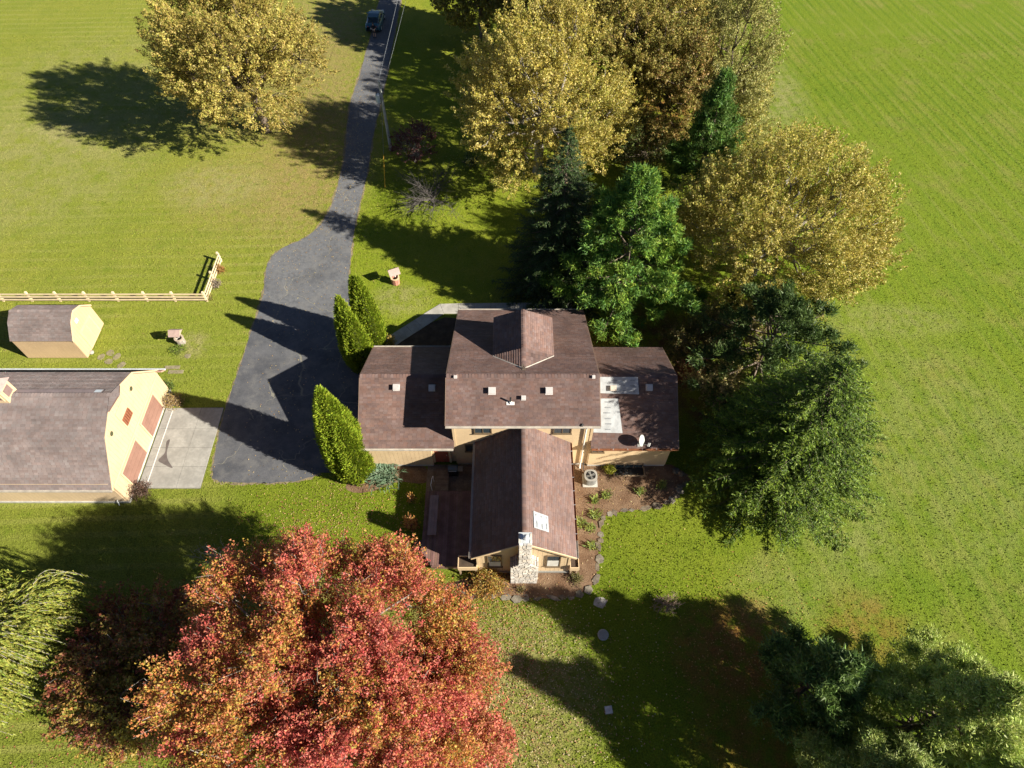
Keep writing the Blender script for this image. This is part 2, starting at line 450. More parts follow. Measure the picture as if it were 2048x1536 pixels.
bed2 = [g(790,690), g(846,652), g(890,624)+Vector((0,-.6,0)), Vector((5.4,34.0,0)), Vector((5.4,29.4,0)), Vector((-10,29.4,0))]
DARKMULCH = mat('damp_mulch', (0.07, 0.048, 0.034), .95, .3, 2, fine=.4, fs=8, bump=.7, bs=14)
tag(sheet('mulch_bed', bed2, 0.013, DARKMULCH, 0.03), kind='structure')
bed3 = smooth_poly([g(690,975), g(735,985), g(790,965), g(850,965), g(850,934), g(790,930), g(735,925)], 4)
tag(sheet('mulch_bed', bed3, 0.014, MULCH, 0.04), kind='structure')
tag(sheet('patio', [(-5.9,18.9),(-2.1,18.9),(-2.1,21.6),(-5.9,21.6)], 0.02, mat('patio_gravel', (0.20,.15,.11), .95, .25, 2, fine=.4, fs=10, bump=.6, bs=20)), kind='structure')

# ------------------------------------------------------------------ building helpers
BROWNS = np.array([(0.1501, 0.0954, 0.0816), (0.1426, 0.0941, 0.0835), (0.1628, 0.1049, 0.0898), (0.1363, 0.0903, 0.0828), (0.1565, 0.1093, 0.0994), (0.1489, 0.0891, 0.074)])
MAUVES = np.array([(0.1366, 0.1121, 0.1083), (0.1299, 0.1064, 0.1038), (0.1436, 0.1157, 0.1102), (0.134, 0.1045, 0.099), (0.1401, 0.1195, 0.1166)])
def shingles(parent, O, A, L, B, S, pal=BROWNS, tab=0.28, expo=0.142, lift=0.0065, seed=1, jit=0.06):
    """courses of three-tab shingles on the rectangle O + a*A + b*B; every tab a tilted piece with a butt edge"""
    rs = np.random.default_rng(seed)
    O = np.array(O, float); A = np.array(A, float); B = np.array(B, float)
    A /= np.linalg.norm(A); B /= np.linalg.norm(B); Nn = np.cross(A, B)
    if Nn[2] < 0: Nn = -Nn
    rows = int(math.ceil(S/expo)); V = []; Q = []; C = []
    for r in range(rows):
        off = -tab*rs.random() if r % 2 else -tab*0.5*rs.random()
        a0 = np.arange(off, L, tab); a1 = np.minimum(a0+tab-0.012, L); a0 = np.maximum(a0, 0)
        ok = a1-a0 > 0.03; a0 = a0[ok]; a1 = a1[ok]; n = len(a0)
        b0 = r*expo; b1 = min(b0+expo+0.02, S)
        lf = lift + np.abs(rs.normal(0, .0014, n))
        bb0 = b0 + rs.normal(0, .004, n)
        def pt(a, b, h): return O + a[:,None]*A + (b[:,None] if hasattr(b,'shape') else b)*B + (h[:,None] if hasattr(h,'shape') else h)*Nn
        k = len(V)
        p = np.stack([pt(a0,bb0,lf), pt(a1,bb0,lf), pt(a1,b1,0.001), pt(a0,b1,0.001), pt(a0,bb0,0.0), pt(a1,bb0,0.0)], 1)
        base = sum(len(x) for x in V)
        V.append(p.reshape(-1,3)); i = base + np.arange(n)[:,None]*6
        Q.append(np.concatenate([i+np.array([0,1,2,3]), i+np.array([4,5,1,0])], 0))
        cc = pal[rs.integers(0, len(pal), n)] * (1 + rs.normal(0, jit, (n,1))) * (1 + 0.038*rs.standard_normal())
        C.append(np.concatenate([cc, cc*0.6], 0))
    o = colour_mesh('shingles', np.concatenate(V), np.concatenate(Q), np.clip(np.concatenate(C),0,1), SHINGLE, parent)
    return tag(o, kind='stuff')
def slab(m, e0, e1, r1, r0, th=0.14):
    e0, e1, r1, r0 = map(Vector, (e0, e1, r1, r0)); n = (e1-e0).cross(r0-e0).normalized()
    if n.z < 0: n = -n
    lo = [p - n*th for p in (e0,e1,r1,r0)]
    m.hexa(lo + [e0, e1, r1, r0])
def slope(roof, m, e0, e1, r0, pal=BROWNS, seed=1, **kw):
    e0, e1, r0 = Vector(e0), Vector(e1), Vector(r0)
    slab(m, e0, e1, r0+(e1-e0), r0)
    return (e0, e1-e0, (e1-e0).length, r0-e0, (r0-e0).length, pal, seed, kw)
def finish_roof(name, m, planes, parent, deck=None):
    r = m.build(name, deck or ROOFDECK, parent)
    for (O, A, L, B, S, pal, seed, kw) in planes: shingles(r, O, A, L, B, S, pal, seed=seed, **kw)
    return r
def ridge_caps(parent, p0, p1, dn=0.10, w=0.15, pal=BROWNS, seed=3):
    rs = np.random.default_rng(seed); p0, p1 = np.array(p0,float), np.array(p1,float); d = p1-p0; L = np.linalg.norm(d); d /= L
    side = np.array([-d[1], d[0], 0]); n = int(L/0.2); V = []; Q = []; C = []
    for i in range(n):
        a = p0+d*L*i/n; b = p0+d*(L*(i+1)/n+0.03); h0 = .030+rs.normal(0,.003); h1 = .014
        up = np.array([0,0,1.])
        V += [a+up*h0, b+up*h1, b+side*w-up*(dn-h1), a+side*w-up*(dn-h0), a-side*w-up*(dn-h0), b-side*w-up*(dn-h1)]
        k = 6*i; Q += [(k,k+1,k+2,k+3),(k+4,k+5,k+1,k)]; cc = pal[rs.integers(0,len(pal))]*(1+rs.normal(0,.08)); C += [cc,cc]
    return tag(colour_mesh('ridge_cap', np.array(V), np.array(Q), np.clip(np.array(C),0,1), SHINGLE, parent), kind='stuff')
def lap_siding(wall, P0, A, Nn, z0, z1, span, step=0.2, material=None):
    """horizontal lap boards: span(z) -> (a0, a1) along A at height z"""
    P0 = Vector(P0); A = Vector(A); Nn = Vector(Nn); z = z0
    while z < z1 - 0.02:
        zt = min(z+step+0.012, z1)
        a0, a1 = span(z); b0, b1 = span(zt)
        if a1-a0 > 0.1:
            b0, b1 = max(b0, a0), min(b1, a1)
            if b1-b0 < 0.05: b0 = b1 = (a0+a1)/2; b1 += .02
            q = lambda a, zz, h: P0 + A*a + Nn*h + Vector((0,0,zz))
            m = MB(); m.hexa([q(a0,z,0),q(a1,z,0),q(a1,z,.026),q(a0,z,.026),q(b0,zt,0),q(b1,zt,0),q(b1,zt,.006),q(b0,zt,.006)])
            m.build('siding_board', material or SIDING, wall)
        z += step
def board_siding(wall, P0, A, Nn, width, top, z0, bw=0.30, material=None):
    P0 = Vector(P0); A = Vector(A); Nn = Vector(Nn); n = max(1, round(width/bw)); bw = width/n
    for i in range(n):
        a0, a1 = i*bw+0.006, (i+1)*bw-0.006
        q = lambda a, zz, h: P0 + A*a + Nn*h + Vector((0,0,zz))
        t0, t1 = top(a0), top(a1)
        m = MB(); m.hexa([q(a0,z0,0),q(a1,z0,0),q(a1,z0,.022),q(a0,z0,.022),q(a0,t0,0),q(a1,t1,0),q(a1,t1,.022),q(a0,t0,.022)])
        m.build('siding_board', material or SIDING, wall)
def window(parent, P0, A, Nn, w, z0, z1, frame=DARKFRAME, panes=2, fw=0.07, proud=0.05, vertical=True, curtain=False):
    P0 = Vector(P0); A = Vector(A); Nn = Vector(Nn)
    q = lambda a, zz, h: P0 + A*a + Nn*h + Vector((0,0,zz))
    def bar(m, a0, a1, b0, b1, h0, h1):
        m.hexa([q(a0,b0,h0),q(a1,b0,h0),q(a1,b0,h1),q(a0,b0,h1),q(a0,b1,h0),q(a1,b1,h0),q(a1,b1,h1),q(a0,b1,h1)])
    m = MB(); p = proud
    bar(m,0,w,z0,z0+fw,0,p); bar(m,0,w,z1-fw,z1,0,p); bar(m,0,fw,z0+fw,z1-fw,0,p-.003); bar(m,w-fw,w,z0+fw,z1-fw,0,p-.003)
    for i in range(1,panes):
        if vertical: bar(m, w*i/panes-fw*.4, w*i/panes+fw*.4, z0+fw, z1-fw, 0, p-.006)
        else: bar(m, fw, w-fw, z0+(z1-z0)*i/panes-fw*.4, z0+(z1-z0)*i/panes+fw*.4, 0, p-.006)
    wd = m.build('window', frame, parent)
    for i in range(panes):
        m = MB()
        if vertical: a0, a1, b0, b1 = (fw if i == 0 else w*i/panes+fw*.4), (w-fw if i == panes-1 else w*(i+1)/panes-fw*.4), z0+fw, z1-fw
        else: a0, a1 = fw, w-fw; b0 = z0+fw if i == 0 else z0+(z1-z0)*i/panes+fw*.4; b1 = z1-fw if i == panes-1 else z0+(z1-z0)*(i+1)/panes-fw*.4
        bar(m, a0, a1, b0, b1, 0.002, p*.45); m.build('pane', GLASS, wd)
    m = MB(); bar(m, -.04, w+.04, z0-.05, z0-.003, 0.0, p+.05); m.build('sill', frame, wd)
    return wd
def gutter(parent, p0, p1, out, material=GUTTER, w=0.13, h=0.11, name='gutter'):
    p0, p1, out = Vector(p0), Vector(p1), Vector(out); up = Vector((0,0,1))
    m = MB()
    def strip(o0, o1, z0, z1):
        m.hexa([p0+out*o0+up*z0, p1+out*o0+up*z0, p1+out*o1+up*z0, p0+out*o1+up*z0, p0+out*o0+up*z1, p1+out*o0+up*z1, p1+out*o1+up*z1, p0+out*o1+up*z1])
    strip(0.004, w, -h, -h+.012); strip(w-.014, w, -h+.012, 0); strip(0.004, .016, -h+.012, 0)
    return m.build(name, material, parent)
def house_wall(parent, poly, ext, name='wall', material=None):
    m = MB(); m.prism(poly, ext); return m.build(name, material or SIDING, parent)

# ------------------------------------------------------------------ the house
house = thing('house', 'cream sided house with brown shingle roofs and stone chimney beside the driveway', 'house', loc=(0.68, 25, 0))
HL = Vector((0.68, 25, 0))
_build = MB.build
def _rel_build(self, name, mat_, parent=None, smooth=False):
    o = _build(self, name, mat_, parent, smooth)
    return o
# children of the house are modelled in world metres: undo the empty's offset once at the end
MX0, MX1, ME_Y, ME_Z, MR_Y, MR_Z, MB_Y, MB_Z = -4.15, 5.52, 21.2, 5.90, 24.06, 7.33, 33.79, 2.47
WY0, WY1, WE_Z, WR_Y, WR_Z = 21.1, 29.56, 3.21, 25.33, 5.55
LX0, RX1 = -10.12, 10.95
GX0, GX1, GXM, GY0, GY1, GE_Z, GR_Z = -2.44, 3.84, 0.70, 13.71, 21.58, 3.20, 5.52
WALL_M, WALL_W = 21.60, 21.47

# walls: main block
Z3 = Vector((0,0,1))
wm = house_wall(house, [(-3.8,WALL_M,.25),(5.17,WALL_M,.25),(5.17,WALL_M,5.75),(-3.8,WALL_M,5.75)], (0,.15,0))
lap_siding(wm, (-3.8,WALL_M,0), (1,0,0), (0,-1,0), .3, 5.72, lambda z: (0, 8.97))
for x in (-3.8, 5.17):
    e = .15 if x < 0 else -.15
    w2 = house_wall(house, [(x,WALL_M+.16,.25),(x,33.4,.25),(x,33.4,MB_Z-.05),(x,MR_Y,MR_Z-.2),(x,WALL_M+.16,5.85)], (e,0,0))
    sgn = -1 if x < 0 else 1
    def sp_(z, x=x):
        if z < 5.85: a0 = 0
        else: a0 = (z-5.85)/(MR_Z-.2-5.85)*(MR_Y-WALL_M-.16)
        if z < MB_Z-.05: a1 = 33.4-WALL_M-.16
        else: a1 = MR_Y-WALL_M-.16 + (MR_Z-.2-z)/(MR_Z-.2-MB_Z+.05)*(33.4-MR_Y)
        return (a0, max(a1, a0+.01))
    lap_siding(w2, (x,WALL_M+.16,0), (0,1,0), (sgn,0,0), .3, MR_Z-.25, sp_)
house_wall(house, [(-3.6,33.25,.25),(5.0,33.25,.25),(5.0,33.25,2.5),(-3.6,33.25,2.5)], (0,.15,0))
m = MB(); m.box(-3.78,5.15,21.62,33.38,-.2,.27); m.build('foundation', FOUND, house)
for xa in (-3.86,5.07):
    m = MB(); m.box(xa,xa+.16,WALL_M-.045,WALL_M-.001,.25,5.7); m.build('corner_board', TRIM, house)
# walls: wings
wl = house_wall(house, [(-9.8,WALL_W,.3),(-5.45,WALL_W,.3),(-5.45,WALL_W,3.05),(-9.8,WALL_W,3.05)], (0,.15,0))
board_siding(wl, (-9.8,WALL_W,0), (1,0,0), (0,-1,0), 4.35, lambda a: 3.03, .3, 0.29)
wr = house_wall(house, [(5.18,WALL_W,.3),(10.66,WALL_W,.3),(10.66,WALL_W,3.05),(5.18,WALL_W,3.05)], (0,.15,0))
lap_siding(wr, (5.25,WALL_W,0), (1,0,0), (0,-1,0), .3, 3.02, lambda z: (0, 5.41))
for x, sgn in ((-9.8,-1),(10.66,1)):
    w2 = house_wall(house, [(x,WALL_W+.16,.3),(x,29.2,.3),(x,29.2,3.05),(x,WR_Y,WR_Z-.17),(x,WALL_W+.16,3.05)], (-.15*sgn,0,0))
    def sp2(z):
        k = 0 if z < 3.05 else (z-3.05)/(WR_Z-.17-3.05)
        return (k*(WR_Y-WALL_W-.16), 29.2-WALL_W-.16 - k*(29.2-WR_Y))
    lap_siding(w2, (x,WALL_W+.16,0), (0,1,0), (sgn,0,0), .3, WR_Z-.2, sp2)
    house_wall(house, [(min(x,-3.9 if x<0 else 5.3),29.05,.3),(max(x,-3.9) if x<0 else x,29.05,.3),(max(x,-3.9) if x<0 else x,29.05,3.05),(min(x,-3.9 if x<0 else 5.3),29.05,3.05)], (0,.15,0))
m = MB(); m.box(-9.78,-5.47,21.49,29.18,-.2,.32); m.build('foundation', FOUND, house)
m = MB(); m.box(5.25,10.64,21.49,29.18,-.2,.32); m.build('foundation', FOUND, house)
# garage doors in the west gable, facing the drive
for y0 in (22.6, 25.9):
    gd = MB(); gd.box(-9.86,-9.835,y0,y0+2.6,.05,2.3); gd = gd.build('garage_door', DOORPINK, house)
    for k in range(4):
        m = MB(); m.box(-9.885,-9.862,y0+.06,y0+2.54,.1+k*.55,.6+k*.55); m.build('panel', DOORPINK, gd)
# recessed porch door between wing and main block
m = MB(); m.box(-5.30,-4.35,21.66,21.72,.3,2.75); dr = m.build('door', mat('brick_red_entry_door', (0.27,.075,.045), .5, .08, 3), house)
m = MB(); m.lathe((-4.48,21.63,1.3), [(.03,-.02),(.035,0),(.03,.03)], 8); m.build('handle', METAL, dr)
house_wall(house, [(-5.45,21.74,.25),(-3.8,21.74,.25),(-3.8,21.74,3.1),(-5.45,21.74,3.1)], (0,.12,0), material=SIDING)
m = MB(); m.box(-5.45,-5.31,21.60,21.74,.3,2.95); m.box(-4.34,-4.2,21.60,21.74,.3,2.95); m.box(-5.31,-4.34,21.60,21.74,2.76,2.95); m.build('door_trim', TRIM, house)
m = MB(); m.lathe((-4.02,21.50,2.30), [(.05,-.10),(.09,-.06),(.10,.04),(.03,.12)], 8); m.build('porch_lamp', WHITE, house)
# great room walls
gw = house_wall(house, [(-2.1,13.95,.25),(3.5,13.95,.25),(3.5,13.95,3.1),(GXM,13.95,GR_Z-.2),(-2.1,13.95,3.1)], (0,.15,0))
board_siding(gw, (-2.1,13.95,0), (1,0,0), (0,-1,0), 5.6, lambda a: 3.08+min(a,5.6-a)*(GR_Z-.2-3.1)/2.8, .28, 0.28)
for x, sgn in ((-2.1,-1),(3.5,1)):
    w2 = house_wall(house, [(x,14.11,.25),(x,21.58,.25),(x,21.58,3.15),(x,14.11,3.15)], (-.15*sgn,0,0))
    board_siding(w2, (x,14.11,0), (0,1,0), (sgn,0,0), 7.45, lambda a: 3.12, .28, 0.3)
m = MB(); m.box(-2.08,3.48,13.97,21.56,-.2,.27); m.build('foundation', FOUND, house)
m = MB(); m.box(-2.17,3.57,13.83,13.94,.16,.30); m.build('sill_board', GREYMETAL, house)
for xa in (-2.16,3.42):
    m = MB(); m.box(xa,xa+.14,13.895,13.925,.3,3.05); m.build('corner_board', TRIM, house)

# roofs
m = MB(); pl = [slope(None, m, (MX0,ME_Y,ME_Z),(MX1,ME_Y,ME_Z),(MX0,MR_Y,MR_Z), seed=11),
                slope(None, m, (MX1,MB_Y,MB_Z),(MX0,MB_Y,MB_Z),(MX1,MR_Y,MR_Z), seed=12)]
main_roof = finish_roof('main_roof', m, pl, house); ridge_caps(main_roof, (MX0,MR_Y,MR_Z),(MX1,MR_Y,MR_Z), .07)
for nm, x0, x1, sd in (('wing_roof',LX0,-3.82,13),('wing_roof',5.19,RX1,15)):
    m = MB(); pl = [slope(None, m, (x0,WY0,WE_Z),(x1,WY0,WE_Z),(x0,WR_Y,WR_Z), seed=sd), slope(None, m, (x1,WY1,WE_Z),(x0,WY1,WE_Z),(x1,WR_Y,WR_Z), seed=sd+1)]
    wroof = finish_roof(nm, m, pl, house); ridge_caps(wroof, (x0,WR_Y,WR_Z),(x1,WR_Y,WR_Z), .08, seed=sd)
    tag(wroof, 'shingled roof of the garage wing' if x0 < 0 else 'shaded wing roof with white patches and a satellite dish')
m = MB(); pl = [slope(None, m, (GX0,GY1,GE_Z),(GX0,GY0,GE_Z),(GXM,GY1,GR_Z), seed=17), slope(None, m, (GX1,GY0,GE_Z),(GX1,GY1,GE_Z),(GXM,GY0,GR_Z), seed=18)]
gr_roof = finish_roof('gable_roof', m, pl, house); ridge_caps(gr_roof, (GXM,GY0,GR_Z),(GXM,GY1,GR_Z), .10)
# cross gable on the rear slope
DX0, DX1, DXM, DE_Z, DR_Z, DY1 = -1.29, 2.81, 0.76, 6.06, 6.90, 29.95
m = MB(); pl = [slope(None, m, (DX0,DY1,DE_Z),(DX0,26.6,DE_Z),(DXM,DY1,DR_Z), seed=19, lift=.028, expo=.17), slope(None, m, (DX1,26.6,DE_Z),(DX1,DY1,DE_Z),(DXM,26.6,DR_Z), seed=20)]
# triangular tails that run back into the main slope
def tail(xe, sd):
    V = []; Q = []; C = []; rs = np.random.default_rng(sd); k = 0
    nrow = 13
    for i in range(nrow):
        f0, f1 = i/nrow, (i+1)/nrow
        x0, x1 = xe+(DXM-xe)*f0, xe+(DXM-xe)*f1; z0, z1 = DE_Z+(DR_Z-DE_Z)*f0, DE_Z+(DR_Z-DE_Z)*f1
        yend0, yend1 = 26.6-(26.6-24.91)*f0, 26.6-(26.6-24.91)*f1
        y = 26.62
        while y > yend0:
            ya, yb = y, max(y-.29, yend0-.05)
            lf_ = .028 if xe < 0 else .008; V += [(x0,ya,z0+lf_),(x0,yb,z0+lf_),(x1,max(yb,yend1-.05),z1+.001),(x1,max(ya,yend1-.04),z1+.001)]
            Q.append((k,k+1,k+2,k+3)); k += 4; C.append(BROWNS[rs.integers(0,6)]*(1+rs.normal(0,.09))); y -= .30
    return np.array(V), np.array(Q), np.array(C)
dormer_roof = finish_roof('dormer_roof', m, pl, house)
for xe, sd in ((DX0,21),(DX1,22)):
    V, Q, C = tail(xe, sd); tag(colour_mesh('shingles', V, Q, np.clip(C,0,1), SHINGLE, dormer_roof), kind='stuff')
ridge_caps(dormer_roof, (DXM,24.95,DR_Z),(DXM,DY1,DR_Z), .06)
m = MB()
for xe in (DX0, DX1):
    a, b = Vector((xe,26.58,DE_Z+.0)), Vector((DXM,24.93,DR_Z+.0)); d = Vector((0,-.085,.0))
    m.hexa([a+d+Vector((0,0,-.05)), b+d+Vector((0,0,-.05)), b+Vector((0,0,-.05)), a+Vector((0,0,-.05)), a+d+Vector((0,0,.055)), b+d+Vector((0,0,.055)), b+Vector((0,0,.055)), a+Vector((0,0,.055))])
m.build('valley_flashing', GUTTER, dormer_roof)
m = MB(); m.prism([(DX0+.3,29.6,5.0),(DX1-.3,29.6,5.0),(DX1-.3,29.6,DE_Z-.05),(DXM,29.6,DR_Z-.2),(DX0+.3,29.6,DE_Z-.05)], (0,.12,0)); m.build('dormer_wall', SIDING, house)
m = MB(); m.box(DX0+.3,DX0+.42,26.0,29.6,4.5,DE_Z+.02); m.box(DX1-.42,DX1-.3,26.0,29.6,4.5,DE_Z+.02); m.build('dormer_wall', SIDING, house)
# fascias, rakes, gutters
def rake(p0, p1, w=.05, h=.19, mat_=TANTRIM):
    p0, p1 = Vector(p0), Vector(p1); up = Vector((0,0,1)); d = (p1-p0); d.z = 0; n = Vector((d.y,-d.x,0)).normalized()*w
    m = MB(); m.hexa([p0-up*h, p1-up*h, p1-up*h+n, p0-up*h+n, p0-up*.004, p1-up*.004, p1-up*.004+n, p0-up*.004+n]); m.build('rake_board', mat_, house)
rake((MX0,MR_Y,MR_Z),(MX0,ME_Y,ME_Z)); rake((MX0,MB_Y,MB_Z),(MX0,MR_Y,MR_Z))
rake((MX1,ME_Y,ME_Z),(MX1,MR_Y,MR_Z)); rake((MX1,MR_Y,MR_Z),(MX1,MB_Y,MB_Z))
rake((LX0,WR_Y,WR_Z),(LX0,WY0,WE_Z)); rake((LX0,WY1,WE_Z),(LX0,WR_Y,WR_Z))
rake((RX1,WY0,WE_Z),(RX1,WR_Y,WR_Z)); rake((RX1,WR_Y,WR_Z),(RX1,WY1,WE_Z))
rake((GX0,GY0,GE_Z),(GXM,GY0,GR_Z),.05,.2,TRIM); rake((GXM,GY0,GR_Z),(GX1,GY0,GE_Z),.05,.2,TRIM)
gutter(house, (MX0-.02,ME_Y,ME_Z), (MX1+.02,ME_Y,ME_Z), (0,-1,0))
gutter(house, (LX0,WY0,WE_Z), (-3.86,WY0,WE_Z), (0,-1,0))
gutter(house, (5.24,WY0,WE_Z), (RX1,WY0,WE_Z), (0,-1,0), BROWN_GUTTER)
gutter(house, (GX0,GY0,GE_Z), (GX0,GY1-.02,GE_Z), (-1,0,0))
gutter(house, (GX1,GY0+1.1,GE_Z), (GX1,GY1-.02,GE_Z), (1,0,0), BROWN_GUTTER)
gutter(house, (GX1,GY0,GE_Z), (GX1,GY0+1.08,GE_Z), (1,0,0), GUTTER)
gutter(house, (MX0,MB_Y,MB_Z), (MX1,MB_Y,MB_Z), (0,1,0)); gutter(house, (LX0,WY1,WE_Z), (-4.2,WY1,WE_Z), (0,1,0))
for i in range(6):
    m = MB(); x = 5.7+i*.95; m.box(x,x+.02,WY0-.13,WY0+.0,WE_Z-.01,WE_Z+.006); m.build('gutter_hanger', METAL, house)
for i in range(7):
    m = MB(); y = 15.2+i*.95; m.box(GX1+.0,GX1+.13,y,y+.02,GE_Z-.01,GE_Z+.006); m.build('gutter_hanger', METAL, house)
m = MB(); m.tube([(4.72,ME_Y-.02,ME_Z-.10),(4.72,ME_Y+.02,5.55),(4.74,WALL_M-.11,5.30),(4.75,WALL_M-.11,.42),(4.74,WALL_M-.18,.30),(4.70,WALL_M-.45,.26)], .055, 8); m.build('downspout', WHITE, house)
m = MB(); m.tube([(4.35,ME_Y-.05,ME_Z+.04),(4.42,ME_Y+.1,ME_Z+.09)], .07, 6); m.build('gutter_leaf_clump', BLACK, house)
# windows
window(house, (-2.45,WALL_M-.03,0), (1,0,0), (0,-1,0), 1.15, 4.40, 5.45, proud=.06)
window(house, (2.65,WALL_M-.03,0), (1,0,0), (0,-1,0), 1.18, 4.40, 5.45, proud=.06)
window(house, (-3.15,WALL_M-.03,0), (1,0,0), (0,-1,0), .62, 2.05, 2.95, panes=1, proud=.06)
window(house, (5.35,WALL_W-.03,0), (1,0,0), (0,-1,0), .85, 2.12, 2.95, proud=.06)
for x in (-1.50, 2.06):
    wdw = window(house, (x,13.925,0), (1,0,0), (0,-1,0), .90, 1.20, 3.05, panes=1, proud=.07)
    m = MB(); m.box(x+.1,x+.8,13.880,13.8815,1.28,2.25 if x > 0 else 2.05); m.build('blind', CURTAIN, wdw)
# basement window and its timber well
m = MB(); m.box(7.15,9.15,21.36,21.44,-.05,.52); bw = m.build('window', OLDWOOD, house)
for i in range(3):
    m = MB(); m.box(7.22+i*.64,7.80+i*.64,21.345,21.357,.05,.44); m.build('pane', GLASS, bw)
m = MB(); m.box(7.05,7.13,20.65,21.34,-.05,.12); m.box(9.17,9.25,20.65,21.34,-.05,.12); m.box(7.13,9.17,20.65,20.73,-.05,.12); m.build('window_well', OLDWOOD, house)
m = MB(); m.box(7.14,9.16,20.74,21.33,.018,.024); m.build('window_well_floor', BLACK, house)
# roof vents
pM0, nM = (0,ME_Y,ME_Z), (0,-(MR_Z-ME_Z),(MR_Y-ME_Y)); pW0, nW = (0,WY0,WE_Z), (0,-(WR_Z-WE_Z),(WR_Y-WY0))
def slope_tilt(n, axis_x=True):
    n = Vector(n).normalized(); x = Vector((1,0,0)); y = n.cross(x)
    return Matrix((x, y, n)).transposed()
def roof_vent(u, v, p0, n, size=.36, h=.20, mt=METAL):
    p = on_plane(u, v, p0, n); t = slope_tilt(n); nn = Vector(n).normalized()
    m = MB(); m.bbox(p + nn*.03, (size*1.25, size*1.3, .02), tilt=t); m.bbox(p + nn*(.04+h/2), (size, size*.9, h), tilt=t); m.bbox(p+nn*(.045+h), (size*1.12, size*1.0, .02), tilt=t)
    m.build('roof_vent', mt, house)
ALU = mat('weathered_aluminium', (0.47,0.44,0.42), .45, .08, 4, metal=.2)
for u,v in ((793,775),(864,776)): roof_vent(u,v,pW0,nW,mt=ALU)
roof_vent(1298,775,pW0,nW,mt=ALU); roof_vent(1226,777,pW0,nW,mt=mat('tan_vent',(0.42,.36,.30),.6,.1,4))
for u,v in ((984,782),(1098,782)): roof_vent(u,v,pM0,nM,.38,.22,ALU)
roof_vent(1047,796,pM0,nM,.24,.2,ALU)
for u in (911,1187): roof_vent(u,754,pM0,nM,.17,.12,ALU)
p = on_plane(1021,806,pM0,nM); nn = Vector(nM).normalized()
m = MB(); m.bbox(p+nn*.035+Vector((0,-.03,-.01)), (.50,.20,.016), tilt=slope_tilt(nM)); m.lathe(p, [(.13,.0),(.10,.10),(.065,.16)], 10); m.build('vent_flashing', WHITE, house)
m = MB(); m.lathe(p+Vector((0,.02,.05)), [(.055,0),(.055,.50),(.04,.50)], 10); m.build('vent_pipe', BLACK, house)
# white underlayment patches, printed marks and all
UND = mat('white_underlayment', (0.31,0.325,0.335), .6, .12, 2.5, bump=.2, bs=12); PRINT = mat('printed_grey', (0.13,0.14,0.16), .7, .1, 5)
def patch(corners, p_n, label, marks, along):
    nn = Vector(p_n).normalized(); cs = [Vector(c)+nn*.040 for c in corners]
    m = MB(); k = 8; 
    top = []
    for j in range(k+1):
        for i in range(k+1):
            a, b = i/k, j/k
            q = cs[0]*(1-a)*(1-b)+cs[1]*a*(1-b)+cs[2]*a*b+cs[3]*(1-a)*b
            top.append(q + nn*(.010*random.random() + (.03*random.random() if i in (0,k) or j in (0,k) else 0)*.4))
    m.v += [tuple(q) for q in top] + [tuple(q-nn*.006) for q in top]; o = (k+1)**2
    for j in range(k):
        for i in range(k):
            a = j*(k+1)+i; m.f.append((a,a+1,a+k+2,a+k+1)); m.f.append((o+a,o+a+k+1,o+a+k+2,o+a+1))
    for i in range(k):
        for (a,b) in ((i,i+1),(k*(k+1)+i+1,k*(k+1)+i),((i+1)*(k+1),i*(k+1)),(i*(k+1)+k,(i+1)*(k+1)+k)): m.f.append((a,o+a,o+b,b))
    sh = m.build('underlayment_sheet', UND, house); sh['label'] = label
    m = MB(); U = (cs[1]-cs[0]).normalized() if along == 0 else (cs[3]-cs[0]).normalized(); W = nn.cross(U)
    for (a, b, ln) in marks:
        q = cs[0]*(1-a)*(1-b)+cs[1]*a*(1-b)+cs[2]*a*b+cs[3]*(1-a)*b + nn*.030
        x = -ln/2
        while x < ln/2:
            wl_ = random.uniform(.02,.05); hh = random.uniform(.016,.032)
            m.add([q+U*x-W*hh, q+U*(x+wl_)-W*hh*.8, q+U*(x+wl_)+W*hh*.8, q+U*x+W*hh], [(0,1,2,3)]); x += wl_+.012
        m.add([q-U*ln*.5-W*.055, q+U*ln*.5-W*.055, q+U*ln*.5-W*.048, q-U*ln*.5-W*.048], [(0,1,2,3)])
    tag(m.build('printed_marks', PRINT, sh), kind='stuff')
def wz(y): return WE_Z + (WR_Z-WE_Z)*(y-WY0)/(WR_Y-WY0)
def W_(x, y): return (x, y, wz(y))
patch([W_(5.62,24.30),W_(8.42,24.22),W_(8.36,25.24),W_(5.62,25.24)], nW, 'white underlayment sheet beside the ridge of the shaded wing', [(.42,.15,.3),(.86,.15,.3),(.42,.48,.3),(.86,.48,.3),(.42,.8,.3),(.86,.8,.3),(.65,.2,.1),(.65,.5,.1),(.65,.8,.1)], 0)
patch([W_(5.35,22.02),W_(7.28,21.98),W_(7.02,23.98),W_(5.62,23.98)], nW, 'long white underlayment sheet running down towards the eave', [(.5,.1,.35),(.52,.26,.35),(.5,.42,.35),(.48,.58,.45),(.5,.74,.35),(.5,.9,.35)], 0)
nG = (GR_Z-GE_Z, 0, GX1-GXM)
def G_(x, y): return (x, y, GR_Z-(GR_Z-GE_Z)*(x-GXM)/(GX1-GXM))
patch([G_(1.25,14.80),G_(2.14,14.78),G_(2.12,15.78),G_(1.23,15.84)], nG, 'small white underlayment square on the gable roof by the chimney', [(.2,.25,.35),(.55,.2,.3),(.85,.3,.35),(.5,.8,.12),(.15,.8,.1),(.85,.85,.1)], 1)
